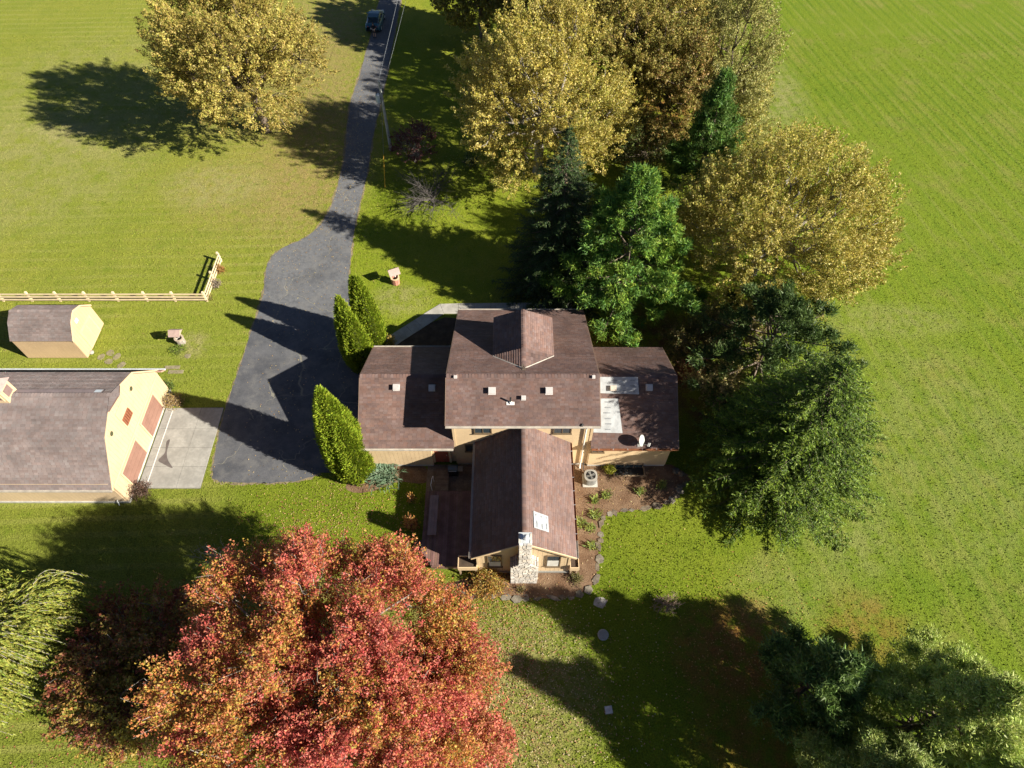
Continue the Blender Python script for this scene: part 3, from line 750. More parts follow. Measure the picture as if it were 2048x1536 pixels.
# moss and leaf clump at the valley head
m = MB()
for i in range(26):
    q = Vector((DXM+random.gauss(0,.10), 24.92+random.gauss(0,.12), DR_Z+.05+random.random()*.06)); s_ = random.uniform(.03,.08)
    m.add([q+Vector((-s_,0,0)),q+Vector((0,-s_,.02)),q+Vector((s_,0,.01)),q+Vector((0,s_,0))], [(0,1,2,3)])
m.build('leaf_clump', BARK, house)
# planter boxes under the great room eaves
for x0, x1, y0, y1 in ((-3.35,-2.15,13.72,14.5),(3.58,4.15,13.7,14.9)):
    m = MB(); z0, z1 = .95, 1.45
    m.box(x0,x1,y0,y0+.05,z0,z1); m.box(x0,x1,y1-.05,y1,z0,z1); m.box(x0,x0+.05,y0+.05,y1-.05,z0,z1-.003); m.box(x1-.05,x1,y0+.05,y1-.05,z0,z1-.003)
    pb = m.build('planter_box', TRIM, house); m = MB(); m.box(x0+.05,x1-.05,y0+.05,y1-.05,z0,z1-.12); m.build('soil', DARKMULCH, pb)
    m = MB(); m.box(x0+.05,x0+.15,y0+.06,y0+.16,0,z0); m.box(x1-.15,x1-.05,y0+.06,y0+.16,0,z0); m.build('post', OLDWOOD, pb)
# stone chimney: every stone a piece of its own
MORTAR = mat('mortar', (0.30,0.27,0.23), .95, .12, 3, bump=.3, bs=30)
STONES = [mat('fieldstone', c, .85, .22, 3.5, fine=.25, fs=14, bump=.4, bs=30) for c in ((0.60,0.56,0.50),(0.52,0.48,0.43),(0.66,0.62,0.56),(0.57,0.50,0.42),(0.44,0.41,0.375))]
CX, CF, CB = 0.74, 13.26, 13.94
m = MB()
m.box(CX-.80,CX+.80,CF+.05,CB,-.1,2.62); m.hexa([(CX-.80,CF+.05,2.62),(CX+.80,CF+.05,2.62),(CX+.80,CB,2.62),(CX-.80,CB,2.62),(CX-.32,CF+.05,3.25),(CX+.32,CF+.05,3.25),(CX+.32,CB,3.25),(CX-.32,CB,3.25)])
m.box(CX-.32,CX+.32,CF+.05,CB+.02,3.25,6.42)
chim = m.build('chimney', MORTAR, house)
def stone(cx, cy, cz, sx, sy, sz, ry=0.0):
    m = MB(); q = lambda a,b,c: (cx+a*sx/2*random.uniform(.82,1), cy+b*sy/2*random.uniform(.85,1), cz+c*sz/2*random.uniform(.8,1))
    m.hexa([q(-1,-1,-1),q(1,-1,-1),q(1,1,-1),q(-1,1,-1),q(-1,-1,1),q(1,-1,1),q(1,1,1),q(-1,1,1)])
    m.build('stone', random.choice(STONES), chim)
def course(x0, x1, z, h, y, depth=.12):
    x = x0
    while x < x1-.05:
        w = min(random.uniform(.17,.36), x1-x)
        if x1-x-w < .1: w = x1-x
        stone(x+w/2, y, z+h/2, w-.025, depth, h-.022); x += w
z = 0.0
while z < 6.38:
    h = random.uniform(.15,.24)
    hw_ = .84 if z < 2.6 else (.84-(z-2.6)/.62*.47 if z < 3.2 else .36)
    hw_ = max(hw_, .36)
    course(CX-hw_, CX+hw_, z, h, CF+.01)
    for sx in (-1, 1):
        n_ = 2
        for k in range(n_):
            if z > 2.2 or k == 0 : stone(CX+sx*(hw_-.045), CF+.22+k*.30, z+h/2, .12, .27, h-.022)
    z += h
m = MB(); m.box(CX-.37,CX+.37,CF-.03,13.98,6.42,6.47); m.build('chimney_cap', METAL, chim)
m = MB(); m.lathe((CX+.03,13.62,6.47), [(.13,0),(.13,.16),(.17,.17),(.17,.22),(.02,.34)], 12); m.build('flue_cap', METAL, chim)

# children of an Empty were modelled in world metres
def settle(root):
    bpy.context.view_layer.update()
    off = Matrix.Translation(-Vector(root.location)) if not root.rotation_euler.z else (Matrix.Translation(root.location) @ Matrix.Rotation(root.rotation_euler.z,4,'Z')).inverted()
    for ch in root.children: ch.matrix_parent_inverse = off
settle(house)

# ------------------------------------------------------------------ barn
barn = thing('barn_garage', 'large cream gambrel barn with two red doors and a hay hood', 'barn', loc=(-33, 23.3, 0))
BX0, BX1 = -44.0, -25.85
BP = [(18.5,2.40),(20.9,5.0),(23.45,6.08),(26.0,5.0),(28.15,2.32)]
def gz(prof, y):
    for (a,b),(c,d) in zip(prof, prof[1:]):
        if a <= y <= c: return b+(d-b)*(y-a)/(c-a)
    return prof[0][1] if y < prof[0][0] else prof[-1][1]
wall = house_wall(barn, [(BX1,18.75,.2),(BX1,27.85,.2)] + [(BX1,27.85,2.6),(BX1,26.0,4.85),(BX1,23.45,5.9),(BX1,20.9,4.85),(BX1,18.75,2.6)], (-.15,0,0))
BW = mat('barn_siding', (0.49,0.37,0.235), .6, .06, .8, fine=.08, fs=9, bump=.06, bs=60)
board_siding(wall, (BX1,18.75,0), (0,1,0), (1,0,0), 9.1, lambda a: gz(BP, 18.75+a)-.13, .2, .30, BW)
w2 = house_wall(barn, [(BX0,18.75,.2),(BX1-.16,18.75,.2),(BX1-.16,18.75,2.7),(BX0,18.75,2.7)], (0,.15,0))
board_siding(w2, (BX0,18.75,0), (1,0,0), (0,-1,0), BX1-BX0-.16, lambda a: 2.6, .2, .30, BW)
house_wall(barn, [(BX0,27.7,.2),(BX1-.16,27.7,.2),(BX1-.16,27.7,2.5),(BX0,27.7,2.5)], (0,.15,0))
house_wall(barn, [(BX0,18.9,.2),(BX0,27.7,.2),(BX0,27.7,2.6),(BX0,26.0,4.85),(BX0,23.45,5.9),(BX0,20.9,4.85),(BX0,18.9,2.6)], (.15,0,0))
m = MB(); m.box(BX0+.02,BX1+.05,18.68,27.88,-.2,.22); m.build('foundation', FOUND, barn)
m = MB(); RXo = BX1+.04
pl = []
for i, sd in ((0,31),(1,32)):
    (y0,z0),(y1,z1) = BP[i], BP[i+1]; pl.append(slope(None, m, (BX0-.1,y0,z0),(RXo,y0,z0),(BX0-.1,y1,z1), MAUVES, sd, tab=.30, expo=.17))
for i, sd in ((4,33),(3,34)):
    (y0,z0),(y1,z1) = BP[i], BP[i-1]; xe = RXo if i == 3 else RXo+.02
    pl.append(slope(None, m, (xe,y0,z0),(BX0-.1,y0,z0),(xe,y1,z1), MAUVES, sd, tab=.30, expo=.17))
broof = finish_roof('barn_roof', m, pl, barn)
# hay hood: a pointed prow of roof at the ridge
HX = -25.22; V = []; Q = []; C = []
def hood_side(ysgn, seed):
    yb = 23.45+ysgn*1.15; zb = gz(BP, yb); A = Vector((RXo-.02,yb,zb+.02)); B_ = Vector((RXo-.02,23.45,6.10)); T_ = Vector((HX,23.45,6.10))
    m = MB(); n = Vector((0,0,-.10)); m.add([A,T_,B_,A+n,T_+n,B_+n], [(0,1,2),(5,4,3),(0,3,4,1),(1,4,5,2),(2,5,3,0)] if ysgn < 0 else [(2,1,0),(3,4,5),(1,4,3,0),(2,5,4,1),(0,3,5,2)])
    hd = m.build('hay_hood', ROOFDECK, barn)
    rs = np.random.default_rng(seed); V = []; Q = []; C = []; k = 0
    for r in range(8):
        f0, f1 = r/8, (r+1)/8
        x1a = RXo-.02+(HX-RXo)*f0; x1b = RXo-.02+(HX-RXo)*f1
        a = A.lerp(B_, f0); b = A.lerp(B_, f1); up = Vector((0,0,.022))
        x = RXo-.02
        V += [a+up, Vector((max(x1a,a.x+.02),a.y,a.z))+up, Vector((max(x1b,b.x+.03),b.y,b.z+.006)), b+Vector((0,0,.006))]; Q.append((k,k+1,k+2,k+3)); k += 4; C.append(MAUVES[rs.integers(0,5)])
    tag(colour_mesh('shingles', np.array([tuple(p) for p in V]), np.array(Q), np.array(C), SHINGLE, hd), kind='stuff')
hood_side(-1, 1); hood_side(1, 2)
ridge_caps(broof, (BX0,23.45,6.08),(HX,23.45,6.10), .06, .14, MAUVES)
def on_roof(x0,x1,y0,y1,h0,h1):
    m = MB(); q = [(x0,y0),(x1,y0),(x1,y1),(x0,y1)]; m.hexa([(x,y,gz(BP,y)+h0) for x,y in q]+[(x,y,gz(BP,y)+h1) for x,y in q]); return m
m = on_roof(-32.1,-26.45,23.62,23.96,-.02,.05); m.build('ridge_vent', mat('ridge_vent_cover',(0.21,.165,.165),.8,.12,2), broof)
for q in ((-32.14,-26.41,23.962,24.0),(-32.14,-26.41,23.58,23.618),(-26.448,-26.41,23.62,23.96)): on_roof(*q,-.02,.038).build('vent_gap', BLACK, broof)
on_roof(-26.95,-26.5,23.65,23.93,.051,.06).build('vent_end', METAL, broof)
# rake trims
up = Vector((0,0,1))
for (a,b),(c,d) in zip(BP, BP[1:]):
    m = MB(); p0, p1 = Vector((RXo,a,b)), Vector((RXo,c,d)); e = Vector((.045,0,0)); m.hexa([p0-up*.16, p0-up*.16+e, p1-up*.16+e, p1-up*.16, p0+up*.015, p0+up*.015+e, p1+up*.015+e, p1+up*.015]); m.build('rake_board', TRIM, barn)
gutter(barn, (BX0,18.5,2.40), (RXo,18.5,2.40), (0,-1,0)); gutter(barn, (BX0,28.15,2.32), (RXo+.45,28.15,2.32), (0,1,0), METAL)
m = MB(); m.hexa([(RXo+.03,27.75,2.55),(RXo+.45,27.75,2.55),(RXo+.45,28.15,2.22),(RXo+.03,28.15,2.22),(RXo+.03,27.75,2.67),(RXo+.45,27.75,2.67),(RXo+.45,28.15,2.34),(RXo+.03,28.15,2.34)]); m.build('eave_return', mat('pink_brown_fascia',(0.42,.26,.20),.7,.1,2), barn)
# doors
fx = BX1+.024
for y0, y1 in ((19.85,22.42),(23.7,26.2)):
    m = MB(); m.box(fx,fx+.03,y0,y1,.22,2.05); d_ = m.build('garage_door', DOORPINK, barn)
    for k in range(4):
        m = MB(); m.box(fx+.031,fx+.045,y0+.05,y1-.05,.25+k*.455,.25+k*.455+.43); m.build('panel', DOORPINK, d_)
    m = MB(); m.box(fx,fx+.075,y0-.12,y0-.001,.22,2.17); m.box(fx,fx+.075,y1+.001,y1+.12,.22,2.17); m.box(fx,fx+.078,y0-.001,y1+.001,2.051,2.17); m.build('door_frame', TRIM, barn)
m = MB(); m.box(fx,fx+.05,18.8,27.8,2.28,2.42); m.build('belt_board', TRIM, barn)
m = MB(); m.box(fx,fx+.06,18.72,27.86,.10,.215); m.build('sill_board', FOUND, barn)
m = MB(); m.box(fx,fx+.04,22.68,23.87,3.28,4.82); hd = m.build('hay_door', BW, barn)
m = MB()
for a in ((22.62,22.68,3.22,4.88),(23.87,23.93,3.22,4.88)): m.box(fx,fx+.055,*a)
m.box(fx,fx+.053,22.68,23.87,4.82,4.88); m.box(fx,fx+.053,22.68,23.87,3.22,3.28); m.build('trim', TRIM, hd)
m = MB(); m.box(fx+.041,fx+.10,22.75,23.75,3.36,3.43); m.box(fx+.041,fx+.10,22.75,23.75,4.0,4.07)
m.box(fx+.041,fx+.045,22.75,23.75,3.43,4.0); rk = m.build('ladder_rack', SHUTTER, barn)
for k in range(6):
    m = MB(); y = 22.75+k*.186; m.box(fx+.05,fx+.12,y,y+.07,3.43,4.0); m.build('slat', SHUTTER, rk)
for y, z in ((25.04,4.43),(21.44,4.55)):
    m = MB(); prof = [(.0,.0)]
    k = 18; ring = [(fx+.06, y+.21*math.cos(2*math.pi*i/k), z+.21*math.sin(2*math.pi*i/k)) for i in range(k)]
    m.prism([(fx,p[1],p[2]) for p in ring], (.05,0,0)); v_ = m.build('round_vent', TRIM, barn)
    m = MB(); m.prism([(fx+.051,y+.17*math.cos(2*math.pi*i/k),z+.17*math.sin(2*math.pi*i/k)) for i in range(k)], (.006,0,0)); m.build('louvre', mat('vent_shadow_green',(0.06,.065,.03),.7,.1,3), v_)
# wall lamp and hose bib on the south side
m = MB(); m.box(-29.2,-28.3,18.60,18.73,2.0,2.32); m.build('vent_hood', BLACK, barn)
m = MB(); m.tube([(-26.5,18.70,.45),(-26.45,18.60,.42),(-26.4,18.45,.16)], .03, 6); m.build('hose_bib', METAL, barn)
# cupola on the ridge
m = MB(); cx, cy, w_ = -32.65, 23.45, .52
m.box(cx-w_,cx+w_,cy-w_,cy+w_,5.6,7.05); cu = m.build('cupola', TRIM, barn)
for sx, sy in ((1,0),(0,-1),(-1,0),(0,1)):
    m = MB(); a = Vector((sx,sy,0)); t_ = Vector((-sy,sx,0)); c0 = Vector((cx,cy,6.52))+a*(w_+.001)
    q = lambda r,z,h: c0+t_*r+Vector((0,0,z))+a*h
    m.hexa([q(-.30,-.34,0),q(.30,-.34,0),q(.30,-.34,.02),q(-.30,-.34,.02),q(-.30,.34,0),q(.30,.34,0),q(.30,.34,.02),q(-.30,.34,.02)]); m.build('louvre', mat('cupola_louvre',(0.18,.12,.11),.7,.1,4), cu)
    m = MB()
    for r0,r1,z0,z1 in ((-.38,-.30,-.42,.42),(.30,.38,-.42,.42),(-.30,.30,.34,.42),(-.30,.30,-.42,-.34)):
        m.hexa([q(r0,z0,0),q(r1,z0,0),q(r1,z0,.045),q(r0,z0,.045),q(r0,z1,0),q(r1,z1,0),q(r1,z1,.045),q(r0,z1,.045)])
    m.build('frame', TRIM, cu)
m = MB(); e_ = w_+.16; m.add([(cx-e_,cy-e_,7.05),(cx+e_,cy-e_,7.05),(cx+e_,cy+e_,7.05),(cx-e_,cy+e_,7.05),(cx,cy,7.75)], [(3,2,1,0),(0,1,4),(1,2,4),(2,3,4),(3,0,4)]); m.build('cupola_roof', mat('cupola_roof_shingle',(0.30,.22,.20),.8,.12,4), cu)
settle(barn)

# ------------------------------------------------------------------ shed
shed = thing('garden_shed', 'small cream gambrel shed with mauve shingles beside the rail fence', 'shed', loc=(-35.5,32.7,0))
SX0, SX1 = -37.85, -33.2
SP = [(30.85,2.25),(31.85,3.25),(32.7,3.63),(33.6,3.25),(34.55,2.25)]
SW = mat('shed_siding', (0.49,0.355,0.215), .6, .06, .8, fine=.08, fs=9)
for x, sg in ((SX1,-1),(SX0,1)):
    w2 = house_wall(shed, [(x,30.95,.1),(x,34.45,.1),(x,34.45,2.2),(x,33.6,3.12),(x,32.7,3.5),(x,31.85,3.12),(x,30.95,2.2)], (.1*sg,0,0))
    board_siding(w2, (x,30.95,0), (0,1,0), (-sg,0,0), 3.5, lambda a: gz(SP,30.95+a)-.10, .1, .29, SW)
w2 = house_wall(shed, [(SX0+.1,30.95,.1),(SX1-.1,30.95,.1),(SX1-.1,30.95,2.25),(SX0+.1,30.95,2.25)], (0,.1,0)); board_siding(w2, (SX0,30.95,0), (1,0,0), (0,-1,0), SX1-SX0, lambda a: 2.22, .1, .29, SW)
house_wall(shed, [(SX0+.1,34.35,.1),(SX1-.1,34.35,.1),(SX1-.1,34.35,2.2),(SX0+.1,34.35,2.2)], (0,.1,0))
m = MB(); m.box(SX0+.03,SX1-.03,30.98,34.42,-.1,.1); m.build('skid_base', OLDWOOD, shed)
m = MB(); xr = SX1+.04; pl = []
for i, sd in ((0,41),(1,42)):
    (y0,z0),(y1,z1) = SP[i], SP[i+1]; pl.append(slope(None, m, (SX0-.05,y0,z0),(xr,y0,z0),(SX0-.05,y1,z1), MAUVES, sd))
for i, sd in ((4,43),(3,44)):
    (y0,z0),(y1,z1) = SP[i], SP[i-1]; pl.append(slope(None, m, (xr,y0,z0),(SX0-.05,y0,z0),(xr,y1,z1), MAUVES, sd))
sroof = finish_roof('shed_roof', m, pl, shed); ridge_caps(sroof, (SX0-.05,32.7,3.63),(xr,32.7,3.63), .06, .13, MAUVES)
for (a,b),(c,d) in zip(SP, SP[1:]):
    m = MB(); p0, p1 = Vector((xr,a,b)), Vector((xr,c,d)); e = Vector((.03,0,0)); m.hexa([p0-up*.14, p0-up*.14+e, p1-up*.14+e, p1-up*.14, p0+up*.012, p0+up*.012+e, p1+up*.012+e, p1+up*.012]); m.build('rake_board', TRIM, shed)
fx = SX1+.024
for y0, y1 in ((31.95,32.78),(32.80,33.63)):
    m = MB(); m.box(fx,fx+.03,y0,y1,.12,1.92); dd = m.build('door', SW, shed)
    m = MB(); m.box(fx+.031,fx+.05,y0,y0+.08,.12,1.92); m.box(fx+.031,fx+.05,y1-.08,y1,.12,1.92); m.box(fx+.031,fx+.049,y0+.08,y1-.08,1.84,1.92); m.box(fx+.031,fx+.049,y0+.08,y1-.08,.12,.22); m.build('door_trim', TRIM, dd)
m = MB(); m.box(fx,fx+.04,31.85,31.94,.1,2.0); m.box(fx,fx+.04,33.64,33.73,.1,2.0); m.box(fx,fx+.042,31.94,33.64,1.935,2.03); m.build('door_frame', TRIM, shed)
m = MB(); m.box(fx,fx+.03,32.25,32.6,2.65,2.95); sv = m.build('gable_vent', WHITE, shed)
settle(shed)

# ------------------------------------------------------------------ rail fence
fence = thing('rail_fence', 'pale yellow three-rail timber fence with an end turning north', 'fence', loc=(-25.5,36.94,0))
posts = [-25.46,-28.09,-30.42,-32.87,-35.3,-37.7,-40.05,-42.45,-44.9]
def post(x, y, lean=0):
    m = MB(); m.hexa([(x-.075,y-.075,-.1),(x+.075,y-.075,-.1),(x+.075,y+.075,-.1),(x-.075,y+.075,-.1),(x-.075+lean,y-.075,1.08),(x+.075+lean,y-.075,1.08),(x+.075+lean,y+.075,1.12),(x-.075+lean,y+.075,1.12)]); m.build('post', FENCEWOOD, fence)
for x in posts: post(x, 36.94, random.uniform(-.015,.015))
post(-25.46, 39.25); post(-25.47, 41.55)
for i in range(len(posts)-1):
    for z in (.28,.60,.92):
        m = MB(); a, b = posts[i]-.0, posts[i+1]; dz0, dz1 = random.uniform(-.015,.015), random.uniform(-.015,.015)
        m.hexa([(b+.006,36.815,z-.07+dz1),(a-.006,36.815,z-.07+dz0),(a-.006,36.860,z-.07+dz0),(b+.006,36.860,z-.07+dz1),(b+.006,36.815,z+.07+dz1),(a-.006,36.815,z+.07+dz0),(a-.006,36.860,z+.07+dz0),(b+.006,36.860,z+.07+dz1)]); m.build('rail', FENCEWOOD, fence)
for y0, y1 in ((37.03,39.24),(39.26,41.60)):
    for z in (.28,.60,.92):
        m = MB(); m.box(-25.38,-25.335,y0,y1,z-.07+random.uniform(-.01,.01),z+.07); m.build('rail', FENCEWOOD, fence)
settle(fence)

# ------------------------------------------------------------------ wishing wells
BRICKY = mat('red_painted_staves', (0.42,0.19,0.14), .7, .2, 5); WELLROOF = mat('well_roof_shingle', (0.34,0.245,0.215), .8, .12, 6)
def wishing_well(loc, rot, label, base_mat, rim, k=1.0):
    w = thing('wishing_well', label, 'wishing well', 'wishing wells on the lawn', loc, rot); n = 10
    for i in range(n):
        t0, t1 = 2*math.pi*(i+.04)/n, 2*math.pi*(i+.96)/n; r0, r1 = .33*k, .26*k
        P_ = [(r*math.cos(t),r*math.sin(t),z) for z in (0,.62*k) for (r,t) in ((r0,t0),(r0,t1),(r1,t1),(r1,t0))]
        m = MB(); m.hexa(P_); m.build('stave', base_mat, w)
    m = MB(); m.lathe((0,0,.0), [(.255*k,.02),(.255*k,.30*k)], 12); m.build('water', BLACK, w)
    m = MB(); 
    for i in range(16):
        t0, t1 = 2*math.pi*i/16, 2*math.pi*(i+1)/16
        P_ = [(r*math.cos(t),r*math.sin(t),z) for z in (.625*k,.67*k) for (r,t) in ((.37*k,t0),(.37*k,t1),(.25*k,t1),(.25*k,t0))]; m.hexa(P_)
    m.build('rim', rim, w)
    for sx in (-1,1):
        m = MB(); m.box(sx*.31*k-.035,sx*.31*k+.035,-.035,.035,.3*k,1.40*k); m.build('post', rim, w)
    m = MB(); m.tube([(-.3*k,0,1.0*k),(.3*k,0,1.0*k)], .03, 8); m.build('windlass', OLDWOOD, w)
    for sy in (-1,1):
        m = MB(); a = [(-.44*k,sy*.40*k,1.24*k),(.44*k,sy*.40*k,1.24*k),(.44*k,0,1.60*k),(-.44*k,0,1.60*k)]
        if sy > 0: a = a[::-1]
        m.hexa([(p[0],p[1],p[2]-.03) for p in a]+a); rp = m.build('roof_panel', WELLROOF, w)
        for c_ in range(4):
            f0, f1 = c_/4, (c_+1)/4; y0, y1 = sy*.405*k*(1-f0), sy*.405*k*(1-f1); z0, z1 = (1.24+.36*f0)*k+.018, (1.24+.36*f1)*k+.004
            mm = MB(); q = [(-.445*k,y0,z0),(.445*k,y0,z0),(.445*k,y1,z1),(-.445*k,y1,z1)]
            if sy > 0: q = q[::-1]
            mm.hexa([(p[0],p[1],p[2]-.012) for p in q]+q); mm.build('shingle_course', WELLROOF, rp)
    for sx in (-1,1):
        m = MB(); m.prism([(sx*.40*k,-.33*k,1.24*k),(sx*.40*k,.33*k,1.24*k),(sx*.40*k,0,1.54*k)], (.02*sx,0,0)); m.build('gable_board', rim, w)
    m = MB(); m.lathe((0.04,0.0,.72*k), [(.06,0),(.08,.13),(.075,.13)], 10); m.build('bucket', WHITE, w)
    return w
wishing_well(g(792,566), R(25), 'wishing well with red staves on the shaded lawn right of the driveway', BRICKY, TRIM, 1.05)
wishing_well(g(364,686), R(0), 'wishing well with pale stone base on sunny grass near the shed', mat('pale_well_stone',(0.29,.255,.22),.8,.2,5), mat('dull_well_timber',(0.34,.28,.21),.8,.15,5), 1.0)

# ------------------------------------------------------------------ deck, bench, grill
deck = thing('timber_deck', 'dark red-brown plank deck along the shaded side of the gable wing', 'deck', loc=(-4,16.5,0))
x = -5.75; z_d = .62
DECKS = [DECKWOOD]+[mat('red_brown_deck_stain', c, .6, .22, 2.0, fine=.25, fs=14) for c in ((0.20,.115,.10),(0.145,.08,.07),(0.185,.11,.085))]
while x < -2.28:
    y0 = 14.15 + max(0, (-5.15-x))*1.3
    m = MB(); m.box(x,x+.132,y0,19.25,z_d-.04,z_d+random.uniform(-.003,.003)); m.build('plank', random.choice(DECKS), deck); x += .144
m = MB(); m.box(-5.80,-5.755,14.9,19.25,.2,z_d-.02); m.box(-5.72,-2.3,19.255,19.30,.2,z_d-.02); m.box(-5.1,-2.3,14.09,14.14,.2,z_d-.02); m.build('rim_joist', DECKWOOD, deck)
for x_, y_ in ((-5.6,15.3),(-5.6,17.2),(-5.6,19.0),(-3.9,14.4),(-3.9,16.6),(-3.9,19.0)):
    m = MB(); m.box(x_,x_+.12,y_,y_+.12,-.05,z_d-.045); m.build('post', OLDWOOD, deck)
LAND = [mat('grey_brown_timber', c, .8, .2, 3, fine=.2, fs=14) for c in ((0.17,.125,.09),(0.145,.105,.08),(0.19,.14,.10))]
for i in range(12):
    m = MB(); m.box(-5.25,-4.35,19.35+i*.15,19.35+i*.15+.14,.30,.34); m.build('landing_plank', random.choice(LAND), deck)
m = MB(); m.box(-5.22,-5.14,19.36,21.1,0,.295); m.box(-4.46,-4.38,19.36,21.1,0,.295); m.build('landing_joist', OLDWOOD, deck)
m = MB(); m.tube([(-5.42,19.45,.35),(-5.45,19.5,1.1),(-5.38,19.95,1.2),(-5.36,20.2,1.0),(-5.36,20.2,.2)], .025, 6); m.build('handrail', WHITE, deck)
m = MB(); m.tube([(-5.75,15.5,.75),(-6.6,15.15,.35)], .03, 6); m.tube([(-6.6,15.15,.35),(-6.6,15.15,0)], .03, 6); m.build('handrail', BLACK, deck)
for i in range(2):
    m = MB(); m.box(-6.35+i*.3,-6.06+i*.3,14.95,15.9,.02+i*.2,.20+i*.2); m.build('step', DECKWOOD, deck)
settle(deck)
bench = thing('bench', 'long low plank bench on the shaded deck', 'bench', loc=(-5.1,17.6,z_d))
for i in range(3):
    m = MB(); x0 = -5.42+i*.19; m.box(x0,x0+.18,16.0,18.75,1.03,1.08); m.build('seat_plank', mat('mauve_bench_wood',(0.22,.15,.14),.6,.15,2), bench)
for y_ in (16.2,17.3,18.5):
    m = MB(); m.box(-5.40,-5.32,y_,y_+.08,z_d,1.028); m.build('leg', DECKWOOD, bench); m = MB(); m.box(-4.96,-4.88,y_,y_+.08,z_d,1.028); m.build('leg', DECKWOOD, bench)
settle(bench)
gl = thing('gas_grill', 'black gas grill with side shelf by the red entry door', 'grill', loc=(-4.0,20.9,0))
m = MB(); m.box(-4.38,-3.72,20.62,21.12,.55,.85); m.build('firebox', BLACK, gl)
m = MB()
for k in range(6):
    t0, t1 = math.pi*k/6, math.pi*(k+1)/6
    y0, z0, y1, z1 = 20.87-.25*math.cos(t0), .86+.22*math.sin(t0), 20.87-.25*math.cos(t1), .86+.22*math.sin(t1)
    m.hexa([(-4.38,y0,z0-.02),(-3.72,y0,z0-.02),(-3.72,y1,z1-.02),(-4.38,y1,z1-.02),(-4.38,y0,z0),(-3.72,y0,z0),(-3.72,y1,z1),(-4.38,y1,z1)])
m.build('lid', mat('grill_lid',(0.06,.10,.12),.3,.05,3,spec=.6), gl)
m = MB(); m.tube([(-4.3,20.58,.95),(-3.8,20.58,.95)], .015, 6); m.build('lid_handle', METAL, gl)
m = MB(); m.box(-3.70,-3.38,20.66,21.06,.80,.83); m.build('side_shelf', GREYMETAL, gl)
m = MB(); m.box(-4.34,-3.76,20.66,21.08,.08,.545); m.build('cabinet', BLACK, gl)
for x_ in (-4.36,-3.78):
    for y_ in (20.64,21.05):
        m = MB(); m.box(x_,x_+.05,y_,y_+.05,0,.08); m.build('leg', BLACK, gl)
settle(gl)

# ------------------------------------------------------------------ air conditioner, dish
ac = thing('air_conditioner', 'round-cornered grey air conditioning condenser on the mulch', 'air conditioner', loc=(5.37,20.35,0))
def rrect(w, d, r, n=4):
    out = []
    for cx, cy, a0 in ((w/2-r,d/2-r,0),(-w/2+r,d/2-r,90),(-w/2+r,-d/2+r,180),(w/2-r,-d/2+r,270)):
        for i in range(n+1): t = R(a0+90*i/n); out.append((cx+r*math.cos(t), cy+r*math.sin(t)))
    return out
m = MB(); m.prism([(5.37+x,20.35+y,.03) for x,y in rrect(1.02,1.02,.05)], (0,0,.06)); m.build('pad', FOUND, ac)
m = MB(); m.prism([(5.37+x,20.35+y,.09) for x,y in rrect(.84,.84,.30)], (0,0,.72)); m.build('casing', GREYMETAL, ac)
for i in range(9):
    m = MB(); z_ = .16+i*.07; m.prism([(5.37+x,20.35+y,z_) for x,y in rrect(.855,.855,.30)], (0,0,.022)); m.build('louvre', GREYMETAL, ac)
TOPG = mat('condenser_top', (0.27,.26,.235), .5, .06, 4)
m = MB(); out_ = rrect(.88,.88,.32,6); k = len(out_); inn = []
for (x,y) in out_:
    a = math.atan2(y,x); inn.append((.33*math.cos(a), .33*math.sin(a)))
vs = [(5.37+x,20.35+y,.83) for x,y in out_]+[(5.37+x,20.35+y,.845) for x,y in inn]+[(5.37+x,20.35+y,.80) for x,y in out_]+[(5.37+x,20.35+y,.78) for x,y in inn]
fs = []
for i in range(k):
    j = (i+1)%k; fs += [(i,j,k+j,k+i),(2*k+j,2*k+i,3*k+i,3*k+j),(2*k+i,2*k+j,j,i),(k+i,k+j,3*k+j,3*k+i)]
m.add(vs, fs); m.build('top_panel', TOPG, ac)
m = MB(); m.lathe((5.37,20.35,.811), [(.325,0),(.325,.004)], 20); m.build('fan_well', BLACK, ac)
for i in range(4):
    m = MB(); a = R(20+90*i); ca, sa = math.cos(a), math.sin(a); q = lambda r,t,h: (5.37+r*ca-t*sa, 20.35+r*sa+t*ca, .82+h)
    m.hexa([q(.06,-.05,0),q(.30,-.10,0),q(.30,.10,.015),q(.06,.05,.012),q(.06,-.05,.003),q(.30,-.10,.003),q(.30,.10,.018),q(.06,.05,.015)]); m.build('fan_blade', GREYMETAL, ac)
m = MB(); m.lathe((5.37,20.35,.825), [(.08,0),(.08,.02)], 12); m.build('fan_hub', GREYMETAL, ac)
m = MB()
for r_ in (.12,.19,.26,.325):
    ring = [(5.37+r_*math.cos(2*math.pi*i/24), 20.35+r_*math.sin(2*math.pi*i/24), .85) for i in range(25)]; m.tube(ring, .005, 4, False)
m.build('grille', BLACK, ac)
m = MB(); m.tube([(5.1,20.75,.25),(5.0,21.1,.12),(4.95,21.4,.4),(4.95,21.5,.5)], .03, 6); m.build('refrigerant_line', BLACK, ac)
settle(ac)
dp = on_plane(1278,889,pW0,nW)
dish = thing('satellite_dish', 'grey oval satellite dish standing near the eave of the shaded wing', 'satellite dish', loc=dp)
ax = Vector((.80,-.40,.45)).normalized(); ctr = dp+Vector((.0,-.05,.62)); uu = ax.cross(Vector((0,0,1))).normalized(); vv = uu.cross(ax)
m = MB(); nR, nT = 5, 20
for side in (0,1):
    for i in range(nR+1):
        r = i/nR
        for j in range(nT):
            t = 2*math.pi*j/nT; m.v.append(tuple(ctr + uu*(.36*r*math.cos(t)) + vv*(.42*r*math.sin(t)) + ax*(.10*r*r - .015*side)))
o2 = (nR+1)*nT
